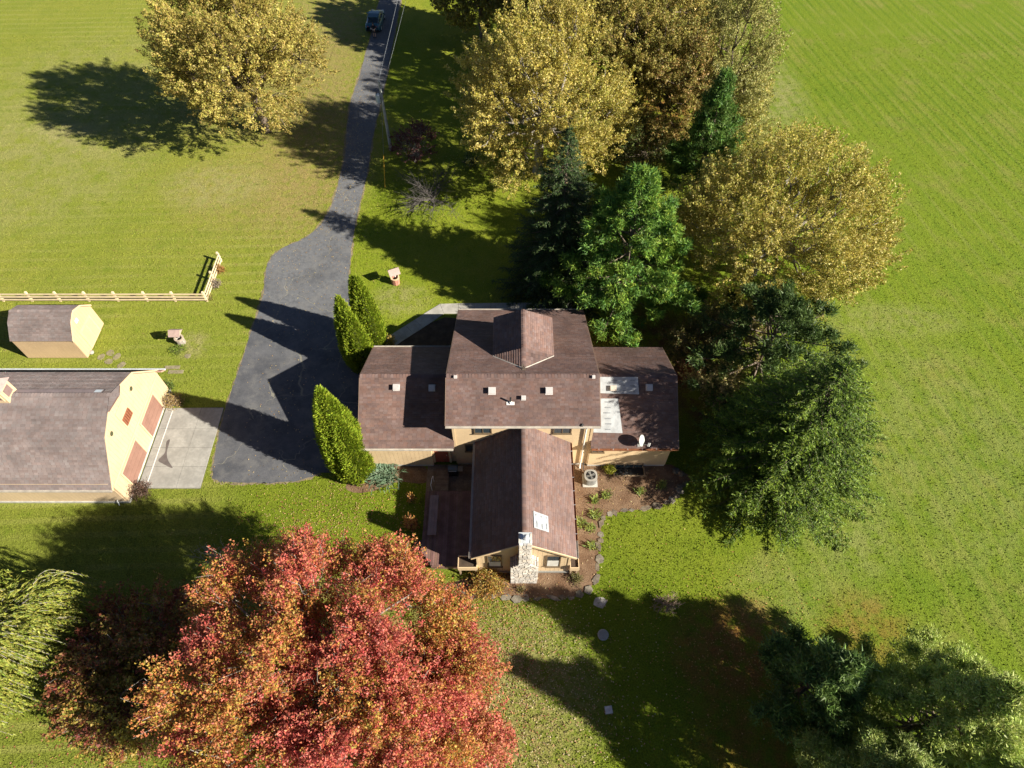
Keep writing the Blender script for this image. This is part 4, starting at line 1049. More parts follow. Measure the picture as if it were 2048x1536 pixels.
for i in range(nR):
    for j in range(nT):
        a,b,c_,d_ = i*nT+j, i*nT+(j+1)%nT, (i+1)*nT+(j+1)%nT, (i+1)*nT+j
        m.f.append((a,d_,c_,b)); m.f.append((o2+a,o2+b,o2+c_,o2+d_))
for j in range(nT): a, b = nR*nT+j, nR*nT+(j+1)%nT; m.f.append((a,o2+a,o2+b,b))
m.build('reflector', mat('dish_grey',(0.38,.40,.38),.5,.05,4), dish, True)
m = MB(); m.tube([dp+Vector((0,0,.02)), dp+Vector((-.02,0,.35)), ctr-ax*.02], .03, 8); m.build('mast', GREYMETAL, dish)
m = MB(); m.bbox(dp+Vector(nW).normalized()*.04, (.22,.30,.02), tilt=slope_tilt(nW)); m.build('foot_plate', GREYMETAL, dish)
fp = ctr+ax*.55-vv*.36
m = MB(); m.tube([ctr-vv*.40+ax*.09, fp-vv*.03], .022, 6); m.build('feed_arm', GREYMETAL, dish)
for k in (-1,0,1):
    m = MB(); m.tube([fp+uu*.10*k, fp+uu*.10*k-ax*.14], [.035,.05], 8); m.build('receiver', WHITE, dish)
settle(dish)

# ------------------------------------------------------------------ yard covers and stepping stones
m = MB(); p = g(1206,1270); m.lathe(p, [(.33,-.02),(.33,.07),(.30,.10),(.0,.12)], 20); o = m.build('septic_riser', mat('grey_lid',(0.33,.33,.33),.8,.2,5,fine=.3,fs=12)); tag(o, 'round grey septic lid in the dark tree shadow', 'septic lid')
m = MB(); m.lathe(p, [(.30,.10),(.28,.125),(.10,.13),(.0,.135)], 16); m.build('lid', GREYMETAL, o)
m = MB(); p = g(1217,1420); m.bbox(p+Vector((0,0,.03)), (.42,.40,.12), .12); m.bbox(p+Vector((0,0,.10)), (.36,.34,.03), .12); tag(m.build('valve_box', mat('pale_box',(0.45,.44,.42),.8,.2,5)), 'small square pale valve box alone on the leafy lawn', 'valve box')
def flat_stone(p, w, d, rot, label, grp, material, h=.05):
    n = 9; pts_ = [(w*.5*math.cos(2*math.pi*i/n)*random.uniform(.8,1.12), d*.5*math.sin(2*math.pi*i/n)*random.uniform(.8,1.12)) for i in range(n)]
    c_, s_ = math.cos(rot), math.sin(rot); m = MB(); m.prism([(p.x+x*c_-y*s_, p.y+x*s_+y*c_, -.02) for x,y in pts_], (0,0,h)); tag(m.build('stepping_stone', material), label, 'stepping stone', grp)
STEP = mat('sandy_flagstone', (0.22,0.19,0.115), .9, .2, 3, fine=.25, fs=9, bump=.3, bs=25); GREYSTONE = mat('grey_flagstone', (0.36,0.34,0.31), .9, .2, 3, fine=.25, fs=9, bump=.3, bs=25)
flat_stone(g(1200,1204), .85, .75, .1, 'square grey flagstone at the corner of the mulch bed', 'flagstones', GREYSTONE)
for (u,v),lb in (((203,714),'worn flagstone nearest the shed wall'),((221,706),'worn flagstone farthest from the barn in the cluster by the shed'),((234,713),'worn flagstone on the right of the cluster by the shed'),((218,723),'worn flagstone closest to the barn in the cluster by the shed'),((243,730),'half-buried flagstone at the barn eave')):
    flat_stone(g(u,v), .55, .7, random.uniform(0,3), lb, 'flagstones', STEP)
for (u,v,w,d),lb in (((352,744,.0,.0),'long sandy paver lying in grass above the barn bush'),((345,735,0,0),'square sandy paver above the long one near the barn')):
    p = g(u,v); m = MB(); m.bbox(p+Vector((0,0,.01)), (1.15,.32,.06) if 'long' in lb else (.45,.42,.05), .03); tag(m.build('paver', STEP), lb, 'paver', 'pavers by the barn')
for (u,v),lb in (((376,712),'round sandy flagstone between well and drive'),):
    flat_stone(g(u,v), .5, .5, 0, lb, 'flagstones', STEP)
p = g(184,706); m = MB(); m.lathe(p, [(.16,0),(.20,.10),(.12,.2),(0,.22)], 9); tag(m.build('boulder', GREYSTONE), 'small grey rock against the shed corner', 'rock')

# stone edging of the mulch bed
EDGE = [mat('edging_stone', c, .9, .3, 4, fine=.35, fs=12, bump=.5, bs=25) for c in ((0.17,0.15,0.115),(0.13,0.11,0.085),(0.215,0.19,0.15),(0.15,0.12,0.085))]
eg = thing('stone_edging', 'curved edging of grey stones round the mulch bed', 'edging', loc=edge[0])
ep = smooth_poly(edge, 10, closed=False); acc = 0; last = ep[0]; nxt = 0
for i in range(1, len(ep)):
    seg = (ep[i]-ep[i-1]).length; acc += seg
    if acc >= nxt:
        d = (ep[i]-ep[i-1]).normalized(); a = math.atan2(d.y, d.x); L_ = random.uniform(.35,.95)
        p = ep[i]+Vector((random.uniform(-.07,.07),random.uniform(-.07,.07),0)); w_ = random.uniform(.26,.60); h_ = random.uniform(.02,.08); n = random.choice((4,5,5,6)); a += random.uniform(-.4,.4); m = MB()
        pts_ = [(L_*.5*math.cos(2*math.pi*k/n)*random.uniform(.85,1.15), w_*.5*math.sin(2*math.pi*k/n)*random.uniform(.85,1.2)) for k in range(n)]
        base = [(p.x+x*math.cos(a)-y*math.sin(a), p.y+x*math.sin(a)+y*math.cos(a), -.01) for x,y in pts_]
        top = [(p.x+(q[0]-p.x)*.94, p.y+(q[1]-p.y)*.94, h_+random.uniform(-.015,.015)) for q in base]
        m.add(base+top, [tuple(range(n))[::-1], tuple(range(n,2*n))]+[(k,(k+1)%n,n+(k+1)%n,n+k) for k in range(n)])
        m.build('stone', random.choice(EDGE), eg); nxt = acc + L_*random.uniform(.75,1.05)
settle(eg)
for (u,v),lb in (((1350,942),'pale boulder at the shaded wall corner of the wing'),((1357,975),'grey boulder half in shade by the bed end'),((1363,948),'low boulder beside the pale one at the wing corner')):
    p = g(u,v); m = MB(); m.lathe(p, [(.22,-.05),(.27,.08),(.20,.18),(.06,.22)], 7); o = m.build('boulder', random.choice(EDGE)); tag(o, lb, 'rock', 'boulders by the house corner')
    for vtx in o.data.vertices: vtx.co += Vector((random.uniform(-.06,.06),random.uniform(-.06,.06),random.uniform(-.03,.03)))

# ------------------------------------------------------------------ utility pole and wires
up_ = thing('utility_pole', 'grey utility pole with transformer standing beside the driveway', 'utility pole', loc=(-12.27,57.39,0))
m = MB(); m.tube([(-12.27,57.39,-.2),(-12.27,57.39,3.5),(-12.27,57.39,7.3)], [.16,.14,.11], 10); m.build('shaft', mat('weathered_pole',(0.36,.36,.34),.85,.15,4), up_)
m = MB(); m.lathe((-12.62,57.30,5.3), [(.20,0),(.22,.05),(.22,.75),(.18,.82),(.05,.86)], 14); tr = m.build('transformer', mat('transformer_grey',(0.55,.60,.62),.45,.08,4), up_)
m = MB(); m.lathe((-12.70,57.30,6.12), [(.04,0),(.05,.05),(.03,.10),(.05,.15),(.02,.25)], 8); m.build('bushing', BLACK, tr)
m = MB(); m.box(-12.5,-12.2,57.2,57.3,5.7,5.8); m.box(-12.32,-12.05,57.28,57.36,6.95,7.05); m.build('bracket', GREYMETAL, up_)
m = MB(); m.lathe((-12.27,57.39,7.3), [(.05,0),(.06,.06),(.03,.1),(.06,.16),(.02,.2)], 8); m.build('insulator', WHITE, up_)
m = MB(); gp0, gp1 = Vector((-12.27,57.3,6.1)), g(770,376); m.tube([gp0, gp1], .014, 5); m.build('guy_wire', GREYMETAL, up_)
m = MB(); gd = (gp0-gp1); m.tube([gp1+gd*.0, gp1+gd*.36], .04, 8); m.build('guy_guard', mat('yellow_guard',(0.75,.40,.02),.5,.05,4), up_)
settle(up_)
def wire(p0, p1, sag, r, label):
    pts_ = [Vector(p0).lerp(Vector(p1), i/20) - Vector((0,0,sag*4*(i/20)*(1-i/20))) for i in range(21)]
    m = MB(); m.tube(pts_, r, 5); tag(m.build('overhead_wire', mat('wire_grey',(0.26,.28,.30),.5,.05,4)), label, 'wire', 'overhead wires along the driveway')
wire((-12.27,57.39,7.48), (-11.8,100,7.6), .25, .009, 'upper overhead wire running from the pole top along the driveway')
wire((-12.15,57.39,6.3), (-10.9,100,6.5), .3, .008, 'lower overhead wire right of the upper one')

# ------------------------------------------------------------------ car
car = thing('parked_car', 'dark teal sedan parked half on the grass at the driveway edge', 'car', loc=(-16.75,82.4,0), rot=R(-2))
PAINT = NT('teal_car_paint'); PAINT.p.inputs['Coat Weight'].default_value = .6; PAINT = PAINT.done((0.012,0.085,0.115), .35, .5)
TYRE = mat('tyre', (0.02,.02,.02), .8, .1, 8); LAMP = mat('red_lamp', (0.45,.01,.015), .3, .05, 4, spec=.6)
def loft(sections, n=None):
    m = MB(); k = len(sections[0][1])
    for y, ring in sections:
        for (x,z) in ring: m.v.append((x,y,z))
    for i in range(len(sections)-1):
        for j in range(k): m.f.append((i*k+j, i*k+(j+1)%k, (i+1)*k+(j+1)%k, (i+1)*k+j))
    m.f.append(tuple(range(k))); m.f.append(tuple((len(sections)-1)*k+j for j in range(k))[::-1]); return m
def body_ring(w, z0, z1, crown): return [(-w*.92,z0),(w*.92,z0),(w,z0+.15),(w,z1-.16),(w*.93,z1-.03),(w*.5,z1+crown),(-w*.5,z1+crown),(-w*.93,z1-.03),(-w,z1-.16),(-w,z0+.15)]
secs = [(-2.25,body_ring(.72,.35,.82,.0)),(-2.15,body_ring(.84,.25,.98,.02)),(-1.6,body_ring(.90,.2,1.02,.03)),(-.9,body_ring(.92,.2,.98,.02)),(.6,body_ring(.92,.2,.96,.02)),(1.3,body_ring(.91,.2,.93,.03)),(1.9,body_ring(.86,.22,.82,.03)),(2.2,body_ring(.70,.3,.66,.0))]
o = loft(secs).build('body', PAINT, car, True)
def cab_ring(w0, w1, z0, z1): return [(-w0,z0),(w0,z0),(w1,z1-.05),(w1*.8,z1),(-w1*.8,z1),(-w1,z1-.05)]
o = loft([(-1.75,cab_ring(.80,.74,.95,1.0)),(-1.0,cab_ring(.84,.64,.95,1.40)),(-.3,cab_ring(.85,.66,.95,1.47)),(.35,cab_ring(.85,.65,.95,1.43)),(1.25,cab_ring(.80,.72,.93,.98))]).build('cabin', GLASS, car, True)
m = MB(); rp = [(-1.05,.60,1.405),(-.3,.635,1.485),(.4,.61,1.445)]
for i in range(2):
    (y0,w0,z0),(y1,w1,z1) = rp[i], rp[i+1]; m.hexa([(-w0,y0,z0-.03),(w0,y0,z0-.03),(w1,y1,z1-.03),(-w1,y1,z1-.03),(-w0*.96,y0,z0+.02),(w0*.96,y0,z0+.02),(w1*.96,y1,z1+.02),(-w1*.96,y1,z1+.02)])
m.build('roof_panel', PAINT, car)
for sx in (-1,1):
    m = MB(); m.tube([(sx*.80,-1.72,1.01),(sx*.655,-1.02,1.39),(sx*.67,-.3,1.455),(sx*.66,.38,1.42),(sx*.78,1.2,1.0)], .035, 6); m.build('window_pillar', PAINT, car)
    for y in (-1.42,1.36):
        m = MB(); pr = [(.20,-.11),(.32,-.10),(.33,0),(.32,.10),(.20,.11)]; q = MB(); q.lathe((0,0,0), pr, 18)
        q.v = [(sx*.82+z, y+x, .33+yy) for (x,yy,z) in q.v]; wh = q.build('wheel', TYRE, car)
        q = MB(); q.lathe((0,0,0), [(.20,.0),(.20,.115),(.05,.125)], 12); q.v = [(sx*(.82+z), y+x, .33+yy) for (x,yy,z) in q.v]; q.build('rim', METAL, wh)
    m = MB(); m.hexa([(sx*.45,-2.26,.72),(sx*.83,-2.16,.72),(sx*.83,-2.05,.74),(sx*.45,-2.1,.74),(sx*.45,-2.235,.90),(sx*.82,-2.13,.92),(sx*.82,-2.0,.93),(sx*.45,-2.1,.92)]); m.build('tail_light', LAMP, car)
    m = MB(); m.bbox((sx*1.0,.75,1.0), (.18,.12,.13)); m.build('mirror', PAINT, car)
    m = MB(); m.bbox((sx*.6,2.1,.68), (.3,.16,.12)); m.build('headlight', METAL, car)
m = MB(); m.box(-.26,.26,-2.275,-2.255,.60,.74); m.build('licence_plate', WHITE, car)
m = MB(); m.box(-.78,.78,-2.30,-2.16,.34,.50); m.build('bumper', BLACK, car)

# ------------------------------------------------------------------ person
pp = g(750,75)
person = thing('person', 'person in dark top and dark shorts standing behind the teal car', 'person', loc=pp, rot=R(8))
SKIN = mat('skin', (0.55,0.33,0.23), .6, .05, 5); CLOTH = mat('black_cloth', (0.025,.025,.032), .85, .1, 6); HAIR = mat('brown_hair', (0.10,.055,.03), .7, .1, 6)
def skin_body():
    J = {}; V = []; E = []; Rr = []
    def v(p, r, parent=None):
        V.append(p); Rr.append(r); i = len(V)-1
        if parent is not None: E.append((parent, i))
        return i
    pel = v((0,0,.92), (.145,.10)); ab = v((0,0,1.10), (.125,.09), pel); ch = v((0,.01,1.32), (.15,.10), ab); nk = v((0,.01,1.46), (.055,.055), ch); hd0 = v((0,-.005,1.54), (.065,.075), nk); hd1 = v((0,-.015,1.62), (.075,.09), hd0); hd2 = v((0,-.01,1.70), (.055,.065), hd1)
    for s in (-1,1):
        hp = v((s*.09,0,.86), (.085,.085), pel); kn = v((s*.10,-.03,.48), (.055,.058), hp); cf = v((s*.10,.0,.34), (.052,.055), kn); an = v((s*.10,.03,.08), (.034,.036), cf); ft = v((s*.11,-.10,.035), (.035,.03), an); v((s*.115,-.17,.03), (.028,.022), ft)
        sh = v((s*.17,.01,1.38), (.055,.055), ch); el = v((s*.25,.0,1.12), (.040,.040), sh); wr = v((s*.13,-.22,1.06), (.027,.027), el); pm = v((s*.09,-.29,1.06), (.034,.016), wr)
        for k in range(4):
            a = v((s*.09+s*(.03-.02*k),-.335,1.062), (.009,.009), pm); b = v((s*.085+s*(.03-.02*k),-.365-.006*(k in (1,2)),1.05), (.0085,.0085), a); v((s*.082+s*(.028-.02*k),-.372,1.025), (.008,.008), b)
        t1 = v((s*.055,-.28,1.075), (.010,.010), pm); v((s*.045,-.32,1.085), (.009,.009), t1)
    me = bpy.data.meshes.new('body'); me.from_pydata(V, E, []); o = bpy.data.objects.new('body', me); col.objects.link(o)
    sk = o.modifiers.new('skin', 'SKIN'); sk.use_smooth_shade = True
    for i, r in enumerate(Rr): me.skin_vertices[0].data[i].radius = r; me.skin_vertices[0].data[i].use_root = (i == 0)
    ss = o.modifiers.new('sub', 'SUBSURF'); ss.levels = 1; ss.render_levels = 2
    me.materials.append(SKIN); o.parent = person; return o
skin_body()
def ell_tube(rings, n=14):
    m = MB(); k = len(rings)
    for (x,y,z,a,b) in rings:
        for j in range(n): t = 2*math.pi*j/n; m.v.append((x+a*math.cos(t), y+b*math.sin(t), z))
    for i in range(k-1):
        for j in range(n): m.f.append((i*n+j, i*n+(j+1)%n, (i+1)*n+(j+1)%n, (i+1)*n+j))
    return m
ell_tube([(0,0,.86,.185,.135),(0,0,1.0,.165,.125),(0,0,1.12,.155,.12),(0,.01,1.3,.19,.135),(0,.01,1.40,.20,.115),(0,.01,1.455,.10,.075)]).build('shirt', CLOTH, person, True)
for s in (-1,1):
    m = MB(); m.tube([(s*.15,.01,1.41),(s*.25,.0,1.14)], [.078,.06], 10, False); m.build('sleeve', CLOTH, person, True)
    m = MB(); m.tube([(s*.085,0,.93),(s*.09,0,.80),(s*.10,-.02,.58)], [.115,.115,.095], 12, False); m.build('shorts_leg', mat('dark_shorts',(0.05,.045,.05),.85,.1,6), person, True)
    m = MB(); m.tube([(s*.10,.06,.05),(s*.11,-.06,.05),(s*.115,-.19,.04)], [.05,.055,.035], 8); m.build('shoe', BLACK, person, True)
    m = MB(); m.lathe((s*.030,-.098,1.625), [(.004,-.008),(.011,0),(.004,.008)], 6); m.build('eye', BLACK, person)
    m = MB(); m.lathe((s*.078,.0,1.61), [(.006,-.025),(.014,0),(.006,.025)], 6); m.build('ear', SKIN, person)
m = MB(); m.tube([(0,-.095,1.63),(0,-.122,1.595),(0,-.10,1.59)], [.010,.016,.012], 6); m.build('nose', SKIN, person)
m = MB(); m.tube([(-.025,-.098,1.56),(0,-.106,1.558),(.025,-.098,1.56)], .007, 5); m.build('mouth', mat('lips',(0.4,.15,.13),.6,.05,4), person)
m = MB(); m.lathe((0,.012,1.62), [(.098,-.03),(.102,.03),(.09,.08),(.06,.115),(.0,.125)], 12); m.build('hair', HAIR, person, True)
m = MB(); m.bbox((0,-.36,1.09), (.17,.10,.05)); tag(m.build('drone_controller', mat('grey_controller',(0.3,.3,.3),.5,.05,4)), 'small grey remote controller held by the person', 'controller').matrix_world = Matrix.Translation(pp) @ Matrix.Rotation(R(8),4,'Z')

# ------------------------------------------------------------------ vegetation
def unit(a): return a / np.maximum(np.linalg.norm(a, axis=-1, keepdims=True), 1e-9)
def leaf_object(name, C, U, Nn, ln, wd, colr, material, parent):
    """one pointed leaf per row: centre, length axis, normal"""
    C = np.asarray(C); n = len(C)
    U = unit(U); W = unit(np.cross(Nn, U)); ln = np.broadcast_to(ln, (n,))[:,None]; wd = np.broadcast_to(wd, (n,))[:,None]
    V = np.stack([C-U*ln*.38+W*wd*.5, C-U*ln*.38-W*wd*.5, C+U*ln*.62], 1).reshape(-1,3)
    Q = np.arange(n*3).reshape(-1,3)
    return colour_mesh(name, V, Q, np.clip(colr,0,1), material, parent)
def pick(rs, pal, n, jit=.16, hue=.05):
    pal = np.asarray(pal); c = pal[rs.integers(0, len(pal), n)]
    return c * (1+rs.normal(0, jit, (n,1))) * (1+rs.normal(0, hue, (n,3)))
def branch_mesh(name, segs, material, parent, n=5):
    m = MB()
    for pts, rad in segs: m.tube(pts, rad, n, False)
    return m.build(name, material, parent, True)
def bent(rs, a, b, k=4, wob=.06, sag=0.0):
    a, b = np.asarray(a,float), np.asarray(b,float); L = np.linalg.norm(b-a); t = np.linspace(0,1,k+1)[:,None]
    p = a+(b-a)*t + rs.normal(0, wob*L, (k+1,3))*np.sin(np.pi*t) + np.array([0,0,1.])*sag*L*np.sin(np.pi*t)
    p[0] = a; p[-1] = b; return p

def broadleaf(name, label, base, h, ctr, rad, pal, seed, lobes=34, twigs=1500, per=34, leaf=.17, pal2=None, bark=BARK, cat='tree', group='trees around the house', twig_len=1.0, gap=0.0, multi=1, spiky=.4, lobe_r=.42, low=-.80, bare=0):
    rs = np.random.default_rng(seed); base = np.array([base[0],base[1],0.]); ctr = np.array(ctr,float); rad = np.array(rad,float)
    base[1] += 1.6 if h > 9 else 0
    t = thing(name, label, cat, group, loc=tuple(base))
    # lobes: boughs of foliage spread over the crown
    i = np.arange(lobes)+.5; z = 1-(1-low)*i/lobes; ph = i*2.399963+rs.uniform(0,6); r = np.sqrt(np.maximum(0,1-z*z))
    d = np.stack([r*np.cos(ph), r*np.sin(ph), z], 1) + rs.normal(0,.13,(lobes,3)); d = unit(d)
    fr = rs.uniform(.52,.74,lobes); inner = rs.random(lobes) < .16; fr[inner] *= .45
    Lc = ctr + d*fr[:,None]*rad; Lr = lobe_r*rs.uniform(.75,1.2,lobes)*rad.mean()
    # wood
    segs = []; top = np.array([ctr[0]*.6+base[0]*.4, ctr[1]*.6+base[1]*.4, max(ctr[2]-rad[2]*.55, h*.22)])
    tr = .030*h
    for q in range(multi):
        off = rs.normal(0,.25,3)*(multi>1); off[2] = 0
        segs.append((bent(rs, base+off-np.array([0,0,.2]), top+off*1.5, 4, .03), np.linspace(tr/math.sqrt(multi)*1.25, tr/math.sqrt(multi)*.8, 5)))
    for j in range(lobes):
        st = top + (ctr-top)*rs.uniform(0,.7)
        segs.append((bent(rs, st, Lc[j], 5, .06, .05), np.linspace(tr*.42, tr*.10, 6)))
    # twigs
    wsel = Lr**2 / np.sum(Lr**2); li = rs.choice(lobes, twigs, p=wsel)
    out = unit((Lc-ctr)/rad + np.array([0,0,.30]))
    td = unit(out[li]*rs.uniform(.15,1.1,(twigs,1)) + rs.normal(0,.62,(twigs,3)) + np.array([0,0,.12]))
    s0 = Lc[li] + td*(Lr[li]*rs.uniform(.10,.55,twigs))[:,None]
    ln = twig_len*rs.uniform(.6,1.35,twigs); gd = unit(td*.7 + out[li]*spiky + np.array([0,0,spiky*.8]) + rs.normal(0,.2,(twigs,3)))
    s0 = s0 + td*(Lr[li]*rs.uniform(.0,.40,twigs))[:,None]
    e0 = s0 + gd*ln[:,None]
    keep = e0[:,2] > .45
    s0, e0, li, gd, ln = s0[keep], e0[keep], li[keep], gd[keep], ln[keep]; twigs = len(s0)
    if bare:
        for q in rs.choice(twigs, min(bare,twigs), replace=False):
            segs.append((bent(rs, s0[q]-gd[q]*1.1, e0[q]+gd[q]*.12, 4, .10), np.linspace(.022,.006,5)))
    for q in rs.choice(twigs, min(150,twigs), replace=False):
        segs.append((bent(rs, Lc[li[q]], s0[q]+gd[q]*ln[q]*.4, 3, .05), np.linspace(tr*.12+.012,.012,4)))
    branch_mesh('trunk', segs, bark, t)
    n = twigs*per; ti = np.repeat(np.arange(twigs), per); tt = rs.random(n)**.8
    sp = .17*twig_len*(1.15-tt*.75)
    C = s0[ti] + (e0-s0)[ti]*tt[:,None] + rs.normal(0,1,(n,3))*sp[:,None]
    U = unit(gd[ti]*.8 + rs.normal(0,.7,(n,3))); Nn = unit(rs.normal(0,.75,(n,3)) + np.array([0,0,.55]) + out[li[ti]]*.35)
    lp = pal if pal2 is None else pal
    colr = pick(rs, lp, n)
    if pal2 is not None:                                   # some boughs have turned further than others
        turn = rs.random(lobes); w = np.clip((turn[li[ti]]-.5)*2.2 + rs.normal(.2,.6,twigs)[ti] + rs.normal(0,.25,n), 0, 1)[:,None]
        colr = colr*(1-w) + pick(rs, pal2, n)*w
    colr = colr * (1+rs.normal(0,.10,(twigs,1)))[ti]
    sz = leaf*rs.uniform(.65,1.3,n)
    leaf_object('crown', C, U, Nn, sz, sz*.78, colr, LEAF, t)
    settle(t); return t

def spruce(name, label, base, h, rad, pal, seed, prof=1.35, dens=1.0, group='conifers around the house', z0=.5, tip=None, droop=.28, cat='tree'):
    rs = np.random.default_rng(seed); bx, by = base[0], base[1]
    t = thing(name, label, cat, group, loc=(bx,by,0)); segs = [([(bx,by,-.2),(bx,by,h*.5),(bx,by,h)], [.024*h,.014*h,.01])]
    Cs, Us, Ns, Ks, Ls = [], [], [], [], []
    z = z0
    while z < h-.15:
        f = (z-z0)/(h-z0); L = rad*max(.04, 1-f**prof)*rs.uniform(.88,1.1); nb = int(max(5, (7+4*(1-f))*dens)); a0 = rs.uniform(0,6.28)
        for b in range(nb):
            a = a0+6.2832*b/nb+rs.normal(0,.16); Lb = L*rs.uniform(.84,1.06); d = np.array([math.cos(a), math.sin(a), 0]); zz = z+rs.normal(0,.14)
            dr = droop*rs.uniform(.7,1.3)*(1-f*.7); tq = np.linspace(0,1,7)
            P_ = np.array([bx,by,zz])+d*(tq*Lb)[:,None]; P_[:,2] += (-dr*Lb*tq + dr*.75*Lb*tq**2.2) + .18*f*Lb*tq
            P_[:,2] = np.maximum(P_[:,2], .12)
            segs.append((P_, np.linspace(.012+.011*Lb, .006, 7)))
            side = np.array([-d[1], d[0], 0])
            m_ = max(6, int(Lb/.17)); ts = rs.uniform(.16,1,m_*2); sg = np.where(np.arange(m_*2)%2, 1, -1)
            tl = (.10+.30*Lb*(1.08-ts)*np.minimum(1,ts*2.2))*rs.uniform(.6,1.25,m_*2); tl = np.minimum(tl, .95)
            st = np.stack([np.interp(ts,tq,P_[:,k]) for k in range(3)],1)
            dd = unit(d*rs.uniform(.45,.9,(m_*2,1)) + side*(sg*rs.uniform(.55,1,m_*2))[:,None] + np.array([0,0,.02-.55*max(0,droop-.1)]) + rs.normal(0,.10,(m_*2,3)))
            # needles: along the bough itself, then along each side twig
            for (S_, D_, T_) in ((st, dd, tl),):
                cnt = np.maximum(3, (T_/.050).astype(int)); ii = np.repeat(np.arange(len(T_)), cnt)
                u_ = rs.random(len(ii)); c_ = S_[ii]+D_[ii]*(T_[ii]*u_)[:,None]; c_[:,2] -= (.02+.3*max(0,droop-.1))*T_[ii]*u_**2
                c_ += rs.normal(0,.022,c_.shape)
                Cs.append(c_); Us.append(unit(D_[ii]+rs.normal(0,.38,(len(ii),3)))); Ns.append(unit(rs.normal(0,.45,(len(ii),3))+np.array([0,0,1.]))); Ks.append(u_*.5+ts[ii]*.5)
            u_ = rs.uniform(.2,1.0,int(Lb/.07)+3); c_ = np.stack([np.interp(u_,tq,P_[:,k]) for k in range(3)],1)+rs.normal(0,.05,(len(u_),3)); c_[:,2] += .02
            Cs.append(c_); Us.append(unit(d+rs.normal(0,.5,(len(u_),3)))); Ns.append(unit(rs.normal(0,.5,(len(u_),3))+np.array([0,0,1.]))); Ks.append(u_)
        z += rs.uniform(.30,.44)*(.75+.35*(1-f))
    C = np.concatenate(Cs); U = np.concatenate(Us); Nn = np.concatenate(Ns); K = np.concatenate(Ks); n = len(C)
    colr = pick(rs, pal, n, .2)
    if tip is not None:
        w = np.clip((K-.55)*2.0+rs.normal(0,.22,n),0,1)[:,None]; colr = colr*(1-w)+pick(rs,tip,n,.18)*w
    branch_mesh('trunk', segs, BARK, t, 4)
    leaf_object('crown', C, U, Nn, rs.uniform(.13,.24,n), rs.uniform(.04,.068,n), colr, NEEDLE, t)
    settle(t); return t

def pine(name, label, base, h, rad, pal, seed, nb=70, tuft=44, tufts=9, z0=1.6, prof=1.2, group='conifers around the house', tip=None, needle=.30, layer=0.0, lean=(0,0), cat='tree', bare_low=0):
    rs = np.random.default_rng(seed); bx, by = base[0], base[1]
    t = thing(name, label, cat, group, loc=(bx,by,0)); segs = [([(bx,by,-.2),(bx+lean[0]*.5,by+lean[1]*.5,h*.5),(bx+lean[0],by+lean[1],h*.98)], [.022*h,.014*h,.03])]
    TC = []; TD = []
    for b in range(nb):
        f = ((b+.5)/nb); z = z0+(h-z0)*f
        if layer: z = round(z/layer)*layer+rs.normal(0,.10)
        L = rad*max(.12,(1-f**prof))*rs.uniform(.65,1.15); a = b*2.39996+rs.normal(0,.25); d = np.array([math.cos(a),math.sin(a),0])
        o_ = np.array([bx+lean[0]*z/h, by+lean[1]*z/h, z]); tq = np.linspace(0,1,6); P_ = o_+d*(tq*L)[:,None]; P_[:,2] += L*(.10*tq+.16*tq**2*(.4+f))
        segs.append((P_, np.linspace(.014+.014*L,.010,6)))
        side = np.array([-d[1],d[0],0]); k = max(3, int(tufts*L/rad+2))
        for q in range(k):
            tt = rs.uniform(.38,1.0); st = np.array([np.interp(tt,tq,P_[:,i]) for i in range(3)]); sl = L*.36*(1.15-tt)*rs.uniform(.3,1.2)
            e = st + side*rs.choice([-1,1])*sl + d*sl*.8 + np.array([0,0,rs.uniform(-.02,.22)])
            if sl > .3: segs.append((np.stack([st,(st+e)/2+np.array([0,0,.03]),e]), [.016,.012,.008]))
            TC.append(e); TD.append(unit((e-st)+d*.25+np.array([0,0,.35])))
            TC.append((e+st)/2); TD.append(unit((e-st)+np.array([0,0,.45])))
        TC.append(P_[-1]); TD.append(unit(d+np.array([0,0,.4])))
    for q in range(6): TC.append(np.array([bx+lean[0],by+lean[1],h])+rs.normal(0,.15,3)); TD.append(np.array([0,0,1.]))
    TC = np.array(TC); TD = np.array(TD); T = len(TC); ii = np.repeat(np.arange(T), tuft); n = len(ii)
    dirs = unit(TD[ii]*.75+rs.normal(0,.72,(n,3))+np.array([0,0,.12])); nl = needle*rs.uniform(.7,1.25,n)
    C = TC[ii]+rs.normal(0,.17,(n,3))+dirs*(nl*.55)[:,None]
    C[:,2] = np.maximum(C[:,2], .06)
    Nn = unit(rs.normal(0,.7,(n,3))+np.array([0,0,.7])); colr = pick(rs,pal,n,.18)*(1+rs.normal(0,.12,(T,1)))[ii]
    if tip is not None:
        w = np.clip(rs.random(T)[ii]*1.6-.6+rs.normal(0,.15,n),0,1)[:,None]; colr = colr*(1-w)+pick(rs,tip,n,.15)*w
    branch_mesh('trunk', segs, BARK, t, 5)
    leaf_object('crown', C, dirs, Nn, nl, rs.uniform(.06,.10,n)*needle/.30, colr, NEEDLE, t)
    settle(t); return t

